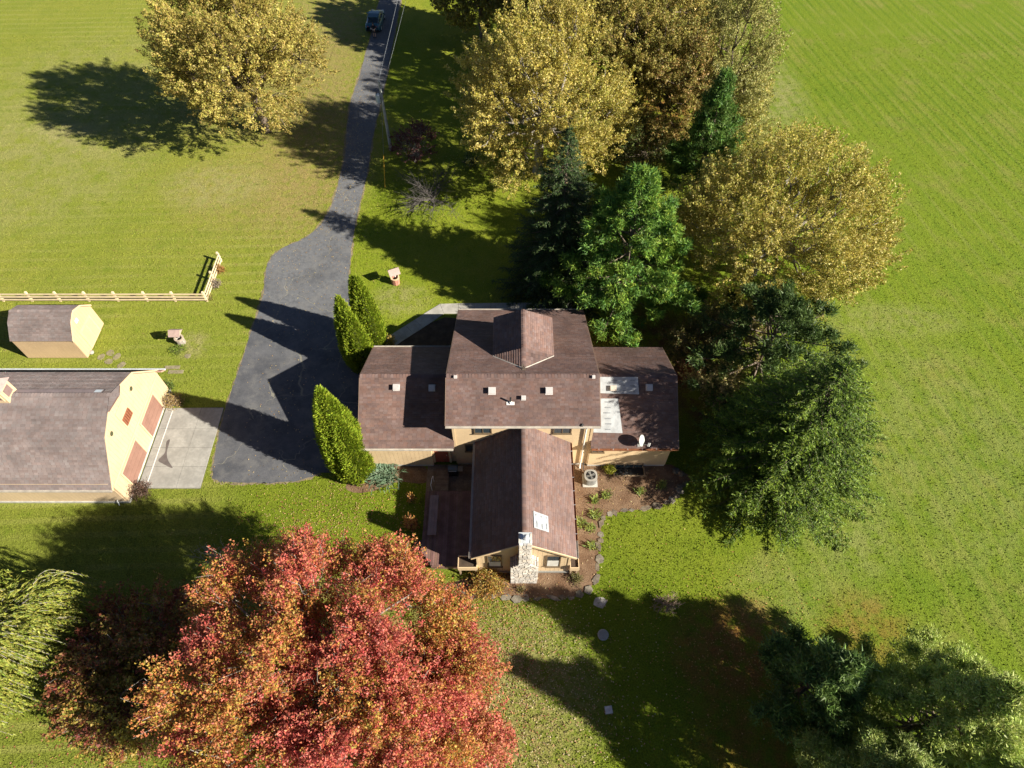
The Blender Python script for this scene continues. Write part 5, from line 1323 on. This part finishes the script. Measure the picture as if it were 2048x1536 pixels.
def arborvitae(label, leaders, pal, seed, n=26000):
    """leaders: list of (x, y, height, base radius)"""
    rs = np.random.default_rng(seed); bx, by = leaders[0][0], leaders[0][1]
    t = thing('arborvitae', label, 'tree', 'arborvitae beside the garage wing', loc=(bx,by,0)); segs = []; Cs=[]; Ds=[]; Us=[]
    tot = sum(l[2]*l[3] for l in leaders)
    for (x,y,h,r) in leaders:
        segs.append(([(x,y,-.1),(x,y,h*.6),(x,y,h*.95)], [.10,.06,.01]))
        m_ = int(n*h*r/tot); zf = rs.random(m_)**1.15; th = rs.uniform(0,6.2832,m_)
        prof = np.where(zf<.10, .80+2.0*zf, np.clip(1-((zf-.10)/.90)**2.3,0,1)**.9); 
        fl = 1+.10*np.sin(th*5+zf*4+rs.uniform(0,6))+.07*np.sin(th*9+zf*9+rs.uniform(0,6))*np.sin(zf*19+th*3)+.07*rs.random(m_)
        depth = 1-.42*rs.random(m_)**2.2
        rr = r*prof*fl*depth+.03; C = np.stack([x+rr*np.cos(th), y+rr*np.sin(th), .08+zf*h],1)+rs.normal(0,.045,(m_,3))
        o_ = np.stack([np.cos(th),np.sin(th),np.zeros(m_)],1)
        Cs.append(C); Ds.append(o_); Us.append(unit(o_*.75+np.array([0,0,1.])+rs.normal(0,.30,(m_,3))))
    C = np.concatenate(Cs); D = np.concatenate(Ds); U = np.concatenate(Us); m_ = len(C)
    C[:,2] = np.maximum(C[:,2], .05)
    tang = np.cross(D, np.array([0,0,1.])); Nn = unit(D*.55+tang*rs.normal(0,.9,(m_,1))+rs.normal(0,.3,(m_,3)))
    k = np.sin(C[:,0]*5+C[:,2]*3)*np.sin(C[:,1]*5.5-C[:,2]*2.2); colr = pick(rs,pal,m_,.16)*(1+.05*k[:,None])
    branch_mesh('trunk', segs, BARK, t, 6)
    # the inner skeleton of old growth that keeps the column opaque
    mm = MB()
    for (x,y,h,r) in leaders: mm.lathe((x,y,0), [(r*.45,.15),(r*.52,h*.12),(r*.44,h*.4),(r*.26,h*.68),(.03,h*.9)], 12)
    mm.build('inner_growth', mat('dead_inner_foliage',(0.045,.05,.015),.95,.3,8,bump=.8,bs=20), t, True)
    leaf_object('crown', C, U, Nn, rs.uniform(.13,.24,m_), rs.uniform(.07,.12,m_), colr, NEEDLE, t)
    settle(t); return t

def willow(label, base, h, rad, pal, seed, strands=520):
    rs = np.random.default_rng(seed); b = np.array([base[0],base[1],0.]); t = thing('willow_tree', label, 'tree', 'trees around the house', loc=tuple(b)); segs = [(bent(rs,b-np.array([0,0,.2]),b+np.array([.1,0,h*.45]),3,.03),[.40,.34,.30,.26])]
    Cs=[];Us=[];fork = b+np.array([.1,0,h*.42]); tips=[]
    for k in range(15):
        a = k*2.4+rs.normal(0,.2); rr = rad*rs.uniform(.35,.85); e = b+np.array([rr*math.cos(a), rr*math.sin(a), h*rs.uniform(.72,1.0)*(1-.25*(rr/rad)**2)]); p = bent(rs,fork,e,6,.05,.10); segs.append((p,np.linspace(.15,.03,7))); tips.append(p)
    for s in range(strands):
        p = tips[rs.integers(0,len(tips))]; u_ = rs.uniform(.35,1)*6; i = int(min(5,u_)); st = p[i]+(p[i+1]-p[i])*(u_-i)+rs.normal(0,.55,3)*np.array([1,1,.4])
        o_ = unit((st-b)*np.array([1,1,0])+rs.normal(0,.3,3)*np.array([1,1,0])); L = min(rs.uniform(1.8,4.2), max(.6,st[2]-.4)); q = np.linspace(0,1,9)
        pt = st + o_*(rad*.34*(1-np.exp(-2.2*q)))[:,None]; pt[:,2] += .30*np.sin(np.pi*np.minimum(1,q*1.6))*(q<.63) - L*q**1.5
        if s % 3 == 0: segs.append((pt, np.linspace(.016,.006,9)))
        n_ = int(L/.055); u2 = rs.random(n_); c_ = np.stack([np.interp(u2,q,pt[:,k]) for k in range(3)],1)+rs.normal(0,.035,(n_,3)); dv = np.gradient(pt,axis=0); dd = np.stack([np.interp(u2,q,dv[:,k]) for k in range(3)],1)
        Cs.append(c_); Us.append(unit(unit(dd)+rs.normal(0,.28,(n_,3))))
    C = np.concatenate(Cs);U = np.concatenate(Us);n = len(C); C[:,2] = np.maximum(C[:,2],.08)
    branch_mesh('trunk', segs, BARK_PALE, t, 5)
    leaf_object('crown', C, U, unit(rs.normal(0,.7,(n,3))+np.array([0,0,.6])), rs.uniform(.17,.28,n), rs.uniform(.05,.075,n), pick(rs,pal,n,.22), LEAF, t)
    settle(t); return t

def bush(name, label, p, rad, hgt, pal, seed, n=1800, leaf=.10, bark=BARK, group='shrubs and garden plants', cat='shrub', stems=14, pal2=None):
    rs = np.random.default_rng(seed); b = np.array([p[0],p[1],0.]); t = thing(name, label, cat, group, loc=tuple(b)); segs=[]; Cs=[]; Us=[]
    per = max(4, n//(stems*4))
    for s in range(stems*4):
        d = unit(np.array([rs.normal(0,1),rs.normal(0,1),abs(rs.normal(0,1))+.35])); e = b+d*np.array([rad,rad,hgt])*rs.uniform(.55,1.08); st = b+np.array([rs.normal(0,.12*rad),rs.normal(0,.12*rad),.0])
        pth = bent(rs,st,e,3,.08,.05)
        if s % 2 == 0: segs.append((pth,np.linspace(.014,.005,4)))
        u_ = rs.uniform(.45,1.05,per); c_ = st+(e-st)*u_[:,None]+rs.normal(0,.10*rad+.02,(per,3)); Cs.append(c_); Us.append(unit(d+rs.normal(0,.7,(per,3))))
    C=np.concatenate(Cs);U=np.concatenate(Us);m_=len(C);C[:,2]=np.maximum(C[:,2],.03)
    colr=pick(rs,pal,m_,.2)
    if pal2 is not None: w=(C[:,2]>hgt*.45)[:,None]*rs.random((m_,1)); colr=colr*(1-w)+pick(rs,pal2,m_)*w
    branch_mesh('stems',segs,bark,t,4)
    leaf_object('leaves',C,U,unit(rs.normal(0,.7,(m_,3))+np.array([0,0,.7])),leaf*rs.uniform(.7,1.3,m_),leaf*.7*rs.uniform(.7,1.2,m_),colr,LEAF,t)
    settle(t); return t
def bare_shrub(name, label, p, rad, hgt, seed, n=160, bark=BARK_PALE, cat='shrub', group='shrubs and garden plants', trunk=0):
    rs=np.random.default_rng(seed);b=np.array([p[0],p[1],0.]);t=thing(name,label,cat,group,loc=tuple(b));segs=[];f=b+np.array([0,0,trunk])
    if trunk: segs.append((bent(rs,b-np.array([0,0,.1]),f,2,.05),[.13,.11,.10]))
    mains=[]
    for k in range(max(5,n//14)):
        d=unit(np.array([rs.normal(),rs.normal(),abs(rs.normal())*.8+.3])); e=f+d*np.array([rad,rad,hgt-trunk])*rs.uniform(.6,1); q=bent(rs,f,e,5,.07,.08); mains.append(q); segs.append((q,np.linspace(.045 if trunk else .02,.010,6)))
    for k in range(n):
        q=mains[rs.integers(0,len(mains))];i=rs.integers(2,6);d=unit((q[i]-f)+rs.normal(0,.8*np.linalg.norm(q[i]-f),3));e=q[i]+d*rad*rs.uniform(.18,.42);e[2]=max(e[2],.1);segs.append((bent(rs,q[i],e,3,.08),np.linspace(.012,.005,4)))
    branch_mesh('branches',segs,bark,t,4);settle(t);return t
def blades(name,label,p,rad,hgt,pal,seed,n=260,w=.05,group='shrubs and garden plants',cat='plant'):
    rs=np.random.default_rng(seed);t=thing(name,label,cat,group,loc=(p[0],p[1],0));a=rs.uniform(0,6.28,n);r0=rs.uniform(0,.45,n)*rad
    d=np.stack([np.cos(a),np.sin(a),np.zeros(n)],1);lean=rs.uniform(.3,1,n);C=np.array([p[0],p[1],0.])+rs.normal(0,.42*rad,(n,3))*np.array([1,1,0])+d*(r0*.3)[:,None]
    mid=C+d*(rad*.45*lean)[:,None]+np.array([0,0,1])*(hgt*rs.uniform(.5,.9,n))[:,None];end=mid+d*(rad*.5*lean)[:,None]+np.array([0,0,1])*(hgt*rs.uniform(-.25,.25,n))[:,None]
    s_=np.cross(d,np.array([0,0,1.]))*w*.5;V=np.stack([C-s_,C+s_,mid+s_,mid-s_,end+s_*.15,end-s_*.15],1).reshape(-1,3);k=np.arange(n)[:,None]*6
    Q=np.concatenate([k+np.array([0,1,2,3]),k+np.array([3,2,4,5])],0);cc=pick(rs,pal,n,.18);colour_mesh('leaves',V,Q,np.clip(np.concatenate([cc,cc]),0,1),LEAF,t);settle(t);return t

GOLD=[(0.468, 0.378, 0.085), (0.396, 0.318, 0.057), (0.54, 0.447, 0.162), (0.342, 0.292, 0.048), (0.432, 0.37, 0.085)]
OLIVEGOLD=[(0.331, 0.267, 0.057), (0.276, 0.237, 0.048), (0.386, 0.301, 0.085), (0.23, 0.215, 0.043), (0.368, 0.267, 0.076)]
YELLOW=[(0.442, 0.365, 0.067), (0.368, 0.322, 0.052), (0.534, 0.452, 0.162), (0.294, 0.287, 0.048), (0.248, 0.252, 0.043)]
PALEOLIVE=[(0.32, 0.31, 0.09), (0.37, 0.35, 0.12), (0.26, 0.27, 0.07), (0.29, 0.26, 0.08)]
BROWNOLIVE=[(0.26, 0.235, 0.05), (0.3, 0.25, 0.065), (0.21, 0.21, 0.045), (0.25, 0.25, 0.05), (0.31, 0.22, 0.07)]
RED=[(0.52, 0.125, 0.085), (0.44, 0.078, 0.065), (0.56, 0.18, 0.11), (0.49, 0.145, 0.11), (0.37, 0.06, 0.055)]
ORANGE=[(0.54, 0.195, 0.055), (0.53, 0.24, 0.065), (0.46, 0.155, 0.05), (0.38, 0.235, 0.04), (0.3, 0.22, 0.04)]
CRIMSON=[(.20,.045,.035),(.16,.04,.03),(.24,.07,.04),(.14,.05,.025)]
GREENDK=[(.035,.065,.020),(.045,.080,.022),(.028,.052,.020),(.055,.085,.022)]
GREENTIP=[(.21,.31,.025),(.26,.34,.03),(.18,.27,.025)]
PINEG=[(.075,.17,.03),(.10,.20,.032),(.06,.135,.03),(.13,.23,.035)]
PINETIP=[(.19,.34,.04),(.25,.37,.045),(.29,.36,.05)]
ARB=[(.20,.27,.018),(.24,.31,.022),(.16,.23,.016),(.28,.33,.03)]
WILL=[(.22,.25,.035),(.27,.28,.045),(.16,.21,.03),(.31,.30,.06)]

def crown(u,v,z,pxw): p=g(u,v,z); return p, metres(pxw/2,p)
# big broadleaf trees
p,r=crown(468,108,9.0,345); broadleaf('maple_tree','large olive-gold maple left of the driveway top',(p.x,p.y),14,p,(r,r*.88,8.4),OLIVEGOLD,101,pal2=[(.42,.36,.08),(.46,.39,.11),(.34,.31,.06),(.41,.31,.09)],lobes=40,twigs=2500,per=56,leaf=.155)
p,r=crown(1083,200,8.6,395); broadleaf('maple_tree','tall golden yellow maple right of the utility pole',(p.x,p.y),15.5,p,(r,r*.88,8.2),GOLD,102,lobes=42,twigs=2700,per=58,leaf=.14,spiky=.6,pal2=YELLOW,bark=BARK_PALE)
p,r=crown(1560,458,6.4,468); broadleaf('maple_tree','wide yellow maple beside the open right-hand field',(p.x,p.y),14,p,(r,r*.92,6.4),YELLOW,103,lobes=44,twigs=2900,per=58,leaf=.132,spiky=.6,pal2=GOLD,bark=BARK_PALE)
p,r=crown(1280,95,8.6,300); broadleaf('oak_tree','brown-olive oak in the wood behind the golden maple',(p.x,p.y),15,p,(r,r,8.2),BROWNOLIVE,104,lobes=36,twigs=1800,per=52,leaf=.165,pal2=OLIVEGOLD)
p,r=crown(1448,150,7.0,195); broadleaf('larch_tree','pale olive feathery tree at the edge of the field',(p.x,p.y),14,p,(r,r*1.5,6.8),PALEOLIVE,105,lobes=30,twigs=1600,per=46,leaf=.14,spiky=.8)
p,r=crown(1120,-30,9,260); broadleaf('oak_tree','olive oak at the top edge left of the brown oak',(p.x,p.y),14,p,(r,r,8),OLIVEGOLD,106,lobes=30,twigs=1300,per=30,leaf=.30,pal2=BROWNOLIVE)
p,r=crown(960,-40,7,190); broadleaf('oak_tree','dark yellow oak at the top edge nearest the driveway',(p.x,p.y),13,p,(r,r,6),YELLOW,107,lobes=24,twigs=900,per=30,leaf=.30,pal2=BROWNOLIVE)
p,r=crown(1390,-30,7.5,230); broadleaf('oak_tree','brown-green oak at the top edge beside the field',(p.x,p.y),13,p,(r,r,6),BROWNOLIVE,108,lobes=26,twigs=1000,per=30,leaf=.30,pal2=PALEOLIVE)
# the red maples at the front
p,r=crown(652,1350,7.4,775); broadleaf('maple_tree','huge red and orange maple filling the lower left foreground',(p.x,p.y-1),12,p,(r*.98,r*.86,4.7),RED,111,pal2=ORANGE+[(.40,.30,.05),(.32,.27,.05)],lobes=78,twigs=5000,per=52,leaf=.104,bark=BARK_PALE,lobe_r=.235,spiky=.5,bare=520,twig_len=1.05,low=-.3)
p,r=crown(265,1330,2.7,270); broadleaf('maple_tree','shaded left part of the red maple beside the willow, its shade coloured dark crimson',(p.x,p.y),7.5,p,(r,r*1.3,2.3),CRIMSON,112,pal2=[(.26,.17,.04),(.20,.15,.035),(.30,.10,.05)],lobes=26,twigs=900,per=28,leaf=.15,bark=BARK_PALE,bare=120)  # self-shaded side of the red maple; the shade is put into the dark palette
p,r=crown(860,1440,4.6,330); broadleaf('maple_tree','smaller salmon-red maple at the bottom beside the huge one',(p.x,p.y),9,p,(r,r*1.05,3.9),RED,113,pal2=[(.50,.20,.11),(.46,.16,.09),(.42,.20,.06)],lobes=34,twigs=1300,per=42,leaf=.118,bark=BARK_PALE,lobe_r=.32)
p,r=crown(440,1110,3.2,110); bare_shrub('young_tree','bare young tree sticking out of the top of the red maple',(p.x,p.y),2.0,4.4,115,150,trunk=1.2,cat='tree',group='trees around the house')
p=g(-28,1280,5.0); willow('weeping willow cut off by the left picture edge',(p.x-.4,p.y),8.4,metres(150,p),WILL,116,2300)
p,r=crown(262,1380,3.0,190); broadleaf('maple_tree','small golden-green maple at the lower left of the huge red one',(p.x,p.y),5.5,p,(r,r*1.3,2.6),[(.34,.26,.04),(.28,.24,.04),(.40,.28,.06)],117,pal2=[(.22,.22,.035),(.36,.18,.05)],lobes=22,twigs=650,per=34,leaf=.13)
p,r=crown(1345,175,6.5,200); broadleaf('oak_tree','russet oak between the brown-olive oak and the field pine',(p.x,p.y),12,p,(r,r,6.2),BROWNOLIVE,118,pal2=[(.30,.19,.06),(.24,.21,.05)],lobes=26,twigs=1000,per=46,leaf=.16)
p,r=crown(1290,300,2.2,120); broadleaf('young_tree','dark green undergrowth tree behind the white pine',(p.x,p.y),4.5,p,(r,r,2.0),[(.08,.12,.03),(.12,.14,.03),(.16,.13,.04)],119,lobes=16,twigs=330,per=30,leaf=.15)
p,r=crown(1400,690,2.2,120); broadleaf('young_tree','dark olive undergrowth tree beside the rear wing corner',(p.x,p.y),4.5,p,(r,r,2.0),[(.10,.11,.03),(.14,.12,.035),(.18,.14,.05)],120,lobes=16,twigs=330,per=28,leaf=.14)
p,r=crown(1470,238,4.2,150); broadleaf('young_tree','pale olive young tree filling the edge between wood and yellow maple',(p.x,p.y),8,p,(r,r*1.2,3.9),PALEOLIVE,114,pal2=YELLOW,lobes=22,twigs=700,per=40,leaf=.135)
# conifers
spruce('spruce_tree','dark spruce standing in front of the golden maple',(3.8,38.6),15.4,5.0,GREENDK,121,tip=[(.06,.10,.028),(.08,.125,.03)],droop=.34)
pine('pine_tree','bright green white pine behind the house',(8.7,35.8),13.4,6.1,PINEG,122,nb=78,tip=PINETIP,prof=1.5,tuft=95,tufts=7)
spruce('spruce_tree','massive green spruce right of the house',(18.0,20.9),13.2,6.3,[(.07,.125,.016),(.088,.145,.018),(.055,.10,.016)],123,tip=GREENTIP,prof=1.7,dens=1.3,droop=.08)
pine('pine_tree','dark layered pine between the yellow maple and the massive spruce',(18.4,29.2),8.4,5.8,[(.055,.10,.024),(.07,.115,.026),(.04,.075,.022)],124,nb=60,layer=1.0,tip=[(.10,.15,.035)],prof=1.8,tuft=46)
pine('pine_tree','narrow green pine at the edge of the wood by the field',(16.6,48.5),13,4.2,PINEG,125,nb=76,tip=[(.12,.18,.04)],tuft=40)
pine('pine_tree','sapling pine by the back wall of the house',(8.2,33.4),3.0,1.15,PINEG,126,nb=26,tip=PINETIP,z0=.6,tuft=40,tufts=6)
pine('pine_tree','sunlit pine in the bottom right corner',(20.8,4.8),11.5,4.4,[(.32,.41,.08),(.38,.46,.095),(.26,.34,.065)],127,nb=90,tip=[(.46,.48,.18),(.38,.43,.13)],tuft=95,prof=1.5,needle=.21)
pine('pine_tree','shaded blue-green pine left of the sunlit corner pine',(15.6,6.6),9.0,2.7,[(.12,.20,.05),(.15,.23,.055)],128,nb=48,tip=[(.09,.13,.05)],tuft=44,prof=1.4)
pine('pine_tree','pine at the bottom edge right of the leafy lawn',(17.0,1.6),10.5,3.8,[(.26,.34,.08),(.31,.38,.10)],129,nb=76,tip=[(.20,.23,.07)],tuft=85,prof=1.4,needle=.21)
pine('pine_tree','outermost pine at the right end of the bottom edge',(26.0,.2),11.5,4.2,[(.26,.34,.08),(.31,.38,.10)],130,nb=66,tip=[(.20,.23,.07)],tuft=75,prof=1.4,needle=.21)
# arborvitae
arborvitae('bright green twin-topped arborvitae nearest the camera by the garage',[(-11.25,21.5,9.6,1.35),(-10.75,21.0,7.4,1.15)],ARB,141,44000)
arborvitae('twin-topped arborvitae by the driveway behind the garage wing',[(-12.0,30.7,7.3,.95),(-11.55,30.3,6.3,.95)],ARB,142,26000)
arborvitae('arborvitae pair on the lawn side behind the garage wing',[(-10.9,32.3,7.6,.95),(-11.3,32.4,7.5,.75)],ARB,143,26000)
# understorey
p,r=crown(1470,665,2.4,150); broadleaf('young_tree','tan-yellow young tree in the gap behind the massive spruce',(p.x,p.y),4.8,p,(r,r,2.0),[(.34,.27,.11),(.40,.32,.15),(.28,.24,.08)],151,lobes=16,twigs=380,per=22,leaf=.15,twig_len=.8)
p,r=crown(1440,775,2.0,120); broadleaf('young_tree','sparse yellow young tree beside the shaded wing wall',(p.x,p.y),4,p,(r,r,1.7),[(.34,.29,.10),(.26,.23,.07),(.38,.30,.13)],152,lobes=12,twigs=200,per=20,leaf=.15,twig_len=.8)
p,r=crown(1385,735,1.4,80); bush('shrub','dark red shrub at the rear corner of the shaded wing',(p.x,p.y),r,2.3,CRIMSON,153,1600,.12)
p,r=crown(828,285,1.6,95); broadleaf('ornamental_tree','small purple-leaved tree by the foot of the utility pole',(p.x,p.y-1),3.6,p,(r,r,1.5),[(.13,.04,.045),(.10,.035,.04),(.17,.06,.05)],154,lobes=14,twigs=260,per=16,leaf=.14,twig_len=.7,bare=60,bark=BARK_PALE)
p=g(868,412); bare_shrub('bare_tree','bare grey spreading tree on the shaded lawn',(p.x,p.y),4.2,2.6,155,420,trunk=.8,cat='tree',group='trees around the house',bark=mat('grey_twig',(0.085,.075,.07),.9,.2,4))
p=g(941,330); bush('shrub','low dark green shrub under the golden maple edge',(p.x,p.y),1.2,1.2,GREENDK,156,900,.12)
# shrubs
p=g(442,543); bush('shrub','orange shrub at the far end of the fence return',p,.55,.8,[(.38,.19,.05),(.30,.14,.05),(.26,.20,.06)],161,900,.10)
p=g(434,572); bush('shrub','grey-brown shrub against the middle of the fence return',p,.6,.8,[(.26,.20,.15),(.30,.25,.20),(.22,.17,.09)],162,700,.08,bark=BARK_PALE)
p=g(420,597); bush('shrub','low yellowish shrub at the fence corner post',p,.45,.45,[(.28,.25,.06),(.22,.19,.05)],163,500,.08)
p=g(352,808); bush('shrub','tan twiggy bush at the barn corner above the concrete',p,.85,1.1,[(.34,.24,.13),(.28,.19,.10),(.36,.27,.08)],164,1700,.09,bark=BARK_PALE,stems=30)
p=g(338,778); bush('shrub','green bush against the far barn corner',p,.5,1.2,[(.07,.11,.02),(.11,.15,.025)],165,800,.10)
p=g(287,985); bush('shrub','dark purple-brown bush at the near barn corner',p,.85,1.2,[(.11,.065,.05),(.14,.08,.06),(.09,.06,.035)],166,1500,.09,stems=30)
p=g(1333,1207); bare_shrub('shrub','bare tan twiggy shrub on the lawn at the shadow edge',p,1.0,1.0,167,320,bark=mat('tan_twig',(0.26,.19,.14),.9,.2,4))
p=g(975,1168); bush('shrub','broad yellow-orange bush left of the stone chimney',p,1.45,1.15,[(.40,.24,.05),(.34,.26,.05),(.28,.22,.05),(.42,.18,.06)],168,4200,.11,stems=50)
p=g(822,1052); bush('shrub','orange and red bush beside the deck',p,.6,1.3,[(.46,.20,.05),(.48,.30,.07),(.40,.10,.05)],169,800,.12,pal2=[(.5,.32,.08),(.45,.15,.08)])
p=g(824,1000); bush('shrub','small orange bush at the upper deck edge',p,.35,1.0,[(.46,.22,.06),(.40,.25,.06)],170,260,.12)
p=g(766,948); blades('yucca','blue-green yucca clump at the base of the big arborvitae',p,.95,.55,[(.16,.24,.15),(.20,.28,.18),(.13,.20,.12)],171,420,.07)
p=g(1218,940); bush('shrub','bright yellow-green hosta beside the condenser',p,.55,.45,[(.40,.42,.05),(.32,.36,.04),(.46,.44,.08)],172,700,.13)
for i,((u,v),lb) in enumerate((((1280,984),'small yellow-green tuft below the basement window'),((1213,992),'pale green tuft in the middle of the mulch'),((1189,1001),'small green tuft below the condenser'),((1190,1028),'larger green tuft at the bend of the edging'),((1160,1048),'green clump against the gable wing wall'),((1182,1057),'small tuft near the straight edging'),((1183,1092),'sparse tuft in the lower mulch strip'),((1324,972),'shaded tuft near the boulders'))):
    blades('garden_plant',lb,g(u,v),.32+.10*(i in (3,4)),.32,[(.22,.27,.05),(.28,.31,.06),(.17,.23,.06)],180+i,90,.045)
p=g(1150,1160); bush('shrub','low olive shrub right of the chimney',p,.6,.5,[(.13,.13,.04),(.17,.15,.05)],190,700,.08)
p=g(1040,1180); bush('shrub','tiny olive shrub at the foot of the chimney',p,.35,.3,[(.17,.15,.04),(.22,.17,.05)],191,260,.07)
p=g(782,688); bush('shrub','small orange-yellow shrub behind the garage wing eave',p,.6,1.0,[(.40,.27,.07),(.34,.30,.06)],192,500,.11)
p=g(375,684); bush('shrub','ring of green ground cover at the pale well',(p.x-.5,p.y-.75),.8,.22,[(.15,.22,.03),(.20,.26,.04)],193,900,.08)
for i,(x_,y_) in enumerate(((-6.5,30.6),(-5.0,31.6),(-4.7,30.2))):
    bush('shrub',('dark shrub at the left of the rear planting bed','dark shrub in the middle of the rear planting bed','dark shrub against the main block in the rear planting bed')[i],(x_,y_),.6,.7,[(.05,.075,.02),(.08,.09,.03)],195+i,500,.09)

# fallen leaves and needles
rs=np.random.default_rng(55);Cl=[];Kl=[]
def scatter(p,rx,ry,n,pal):
    c=np.stack([p[0]+rs.normal(0,rx,n),p[1]+rs.normal(0,ry,n),rs.uniform(.03,.06,n)],1);Cl.append(c);Kl.append(pick(rs,pal,n,.2))
TANL=[(.42,.30,.13),(.36,.24,.10),(.48,.36,.16),(.30,.18,.08)]
scatter(g(640,330),4.5,9,1500,TANL);scatter(g(470,260),8,9,1700,TANL);scatter(g(560,420),6,4,600,TANL);scatter(g(700,250),3,14,500,TANL)
scatter(g(1060,1400),3.4,3.6,2600,[(.46,.36,.20),(.40,.20,.12),(.50,.40,.26)]);scatter(g(660,1080),4,2,1000,TANL);scatter(g(980,1270),3.0,1.8,700,TANL);scatter(g(700,1000),3,1.6,500,TANL)
scatter(g(1290,690),5,3,500,TANL);scatter(g(1330,220),5,5,600,[(.36,.17,.06),(.42,.24,.09)]);scatter(g(1240,980),3,1.4,220,TANL);scatter(g(620,600),3.0,8,260,TANL);scatter((-15.5,28,0),3,5,160,TANL)
scatter(g(1480,1300),3.2,2.6,900,[(.40,.19,.06),(.46,.27,.10)]);scatter(g(300,560),9,4,300,TANL);scatter((-4,17,0),1,2,12,TANL)
REDL=[(.42,.14,.09),(.46,.24,.09),(.36,.12,.08),(.44,.32,.14)]
scatter(g(640,1050),3.5,1.2,500,REDL);scatter(g(1010,1330),1.3,3.2,900,REDL);scatter(g(960,1210),1.6,.6,300,REDL);scatter(g(200,1480),2.5,1.5,500,REDL)
scatter(g(900,330),3,4,700,[(.50,.42,.12),(.42,.34,.09)]);scatter(g(690,330),.7,5,260,TANL);scatter(g(710,230),1.0,8,300,TANL);scatter(g(430,230),7,4,900,TANL)
C=np.concatenate(Cl);K=np.concatenate(Kl)
inside=(C[:,0]>-10.2)&(C[:,0]<11)&(C[:,1]>21.4)&(C[:,1]<29.6)|(C[:,0]>-4.2)&(C[:,0]<5.6)&(C[:,1]>21)&(C[:,1]<33.9)|(C[:,0]>-5.8)&(C[:,0]<3.9)&(C[:,1]>13.6)&(C[:,1]<22)
C=C[~inside];K=K[~inside];n=len(C)
tag(leaf_object('fallen_leaves',C,unit(rs.normal(0,1,(n,3))*np.array([1,1,.2])),unit(rs.normal(0,.3,(n,3))+np.array([0,0,1.])),rs.uniform(.06,.115,n),rs.uniform(.045,.085,n),K,LEAF,None),'scattered fallen leaves on the lawn and drive','leaves',kind='stuff')
# the wood goes on beyond the top of the picture
for i,(x_,y_,pl_) in enumerate(((-6.5,92,YELLOW),(0.5,99,BROWNOLIVE),(-8,104,OLIVEGOLD))):
    broadleaf('oak_tree',('oak beyond the top edge nearest the driveway','oak farther beyond the top edge right of the driveway','last oak beyond the top edge by the driveway')[i],(x_,y_),13,(x_,y_,7),(6,6,6),pl_,300+i,lobes=22,twigs=520,per=26,leaf=.42)

# tufts of longer grass standing in the mown lawn
def in_poly(P_, poly):
    x, y = P_[:,0], P_[:,1]; ins = np.zeros(len(P_), bool); j = len(poly)-1
    for i in range(len(poly)):
        xi, yi, xj, yj = poly[i][0], poly[i][1], poly[j][0], poly[j][1]
        hit = ((yi > y) != (yj > y)) & (x < (xj-xi)*(y-yi)/((yj-yi) if abs(yj-yi) > 1e-9 else 1e-9)+xi); ins ^= hit; j = i
    return ins
rs=np.random.default_rng(77);n=230000;yy=2.0+78*rs.random(n)**1.25;half=27.5+.47*yy;xx=(rs.random(n)*2-1)*half
P_=np.stack([xx,yy],1);bad=in_poly(P_,[(p.x,p.y) for p in poly])|in_poly(P_,[(p.x,p.y) for p in bed])|in_poly(P_,[(p.x,p.y) for p in bed2])|in_poly(P_,[(p.x,p.y) for p in bed3])
for x0,x1,y0,y1 in ((-10.1,11,21.2,29.6),(-4.2,5.6,21,34),(-6.0,3.9,13.6,22),(-44.2,-25.7,18.4,28.2),(-38,-33.1,30.8,34.6),(-25.9,-21.3,19.7,26.45),(-9.0,6,33.5,36.2)): bad|=(xx>x0)&(xx<x1)&(yy>y0)&(yy<y1)
bad|=(xx>13)&(rs.random(n)<.5)
P_=P_[~bad];n=len(P_);hh=rs.uniform(.035,.085,n)
C=np.stack([P_[:,0],P_[:,1],hh*.5],1);U=unit(rs.normal(0,.55,(n,3))+np.array([0,0,.55]));Nn=unit(rs.normal(0,1,(n,3))+np.array([0,0,.5]))
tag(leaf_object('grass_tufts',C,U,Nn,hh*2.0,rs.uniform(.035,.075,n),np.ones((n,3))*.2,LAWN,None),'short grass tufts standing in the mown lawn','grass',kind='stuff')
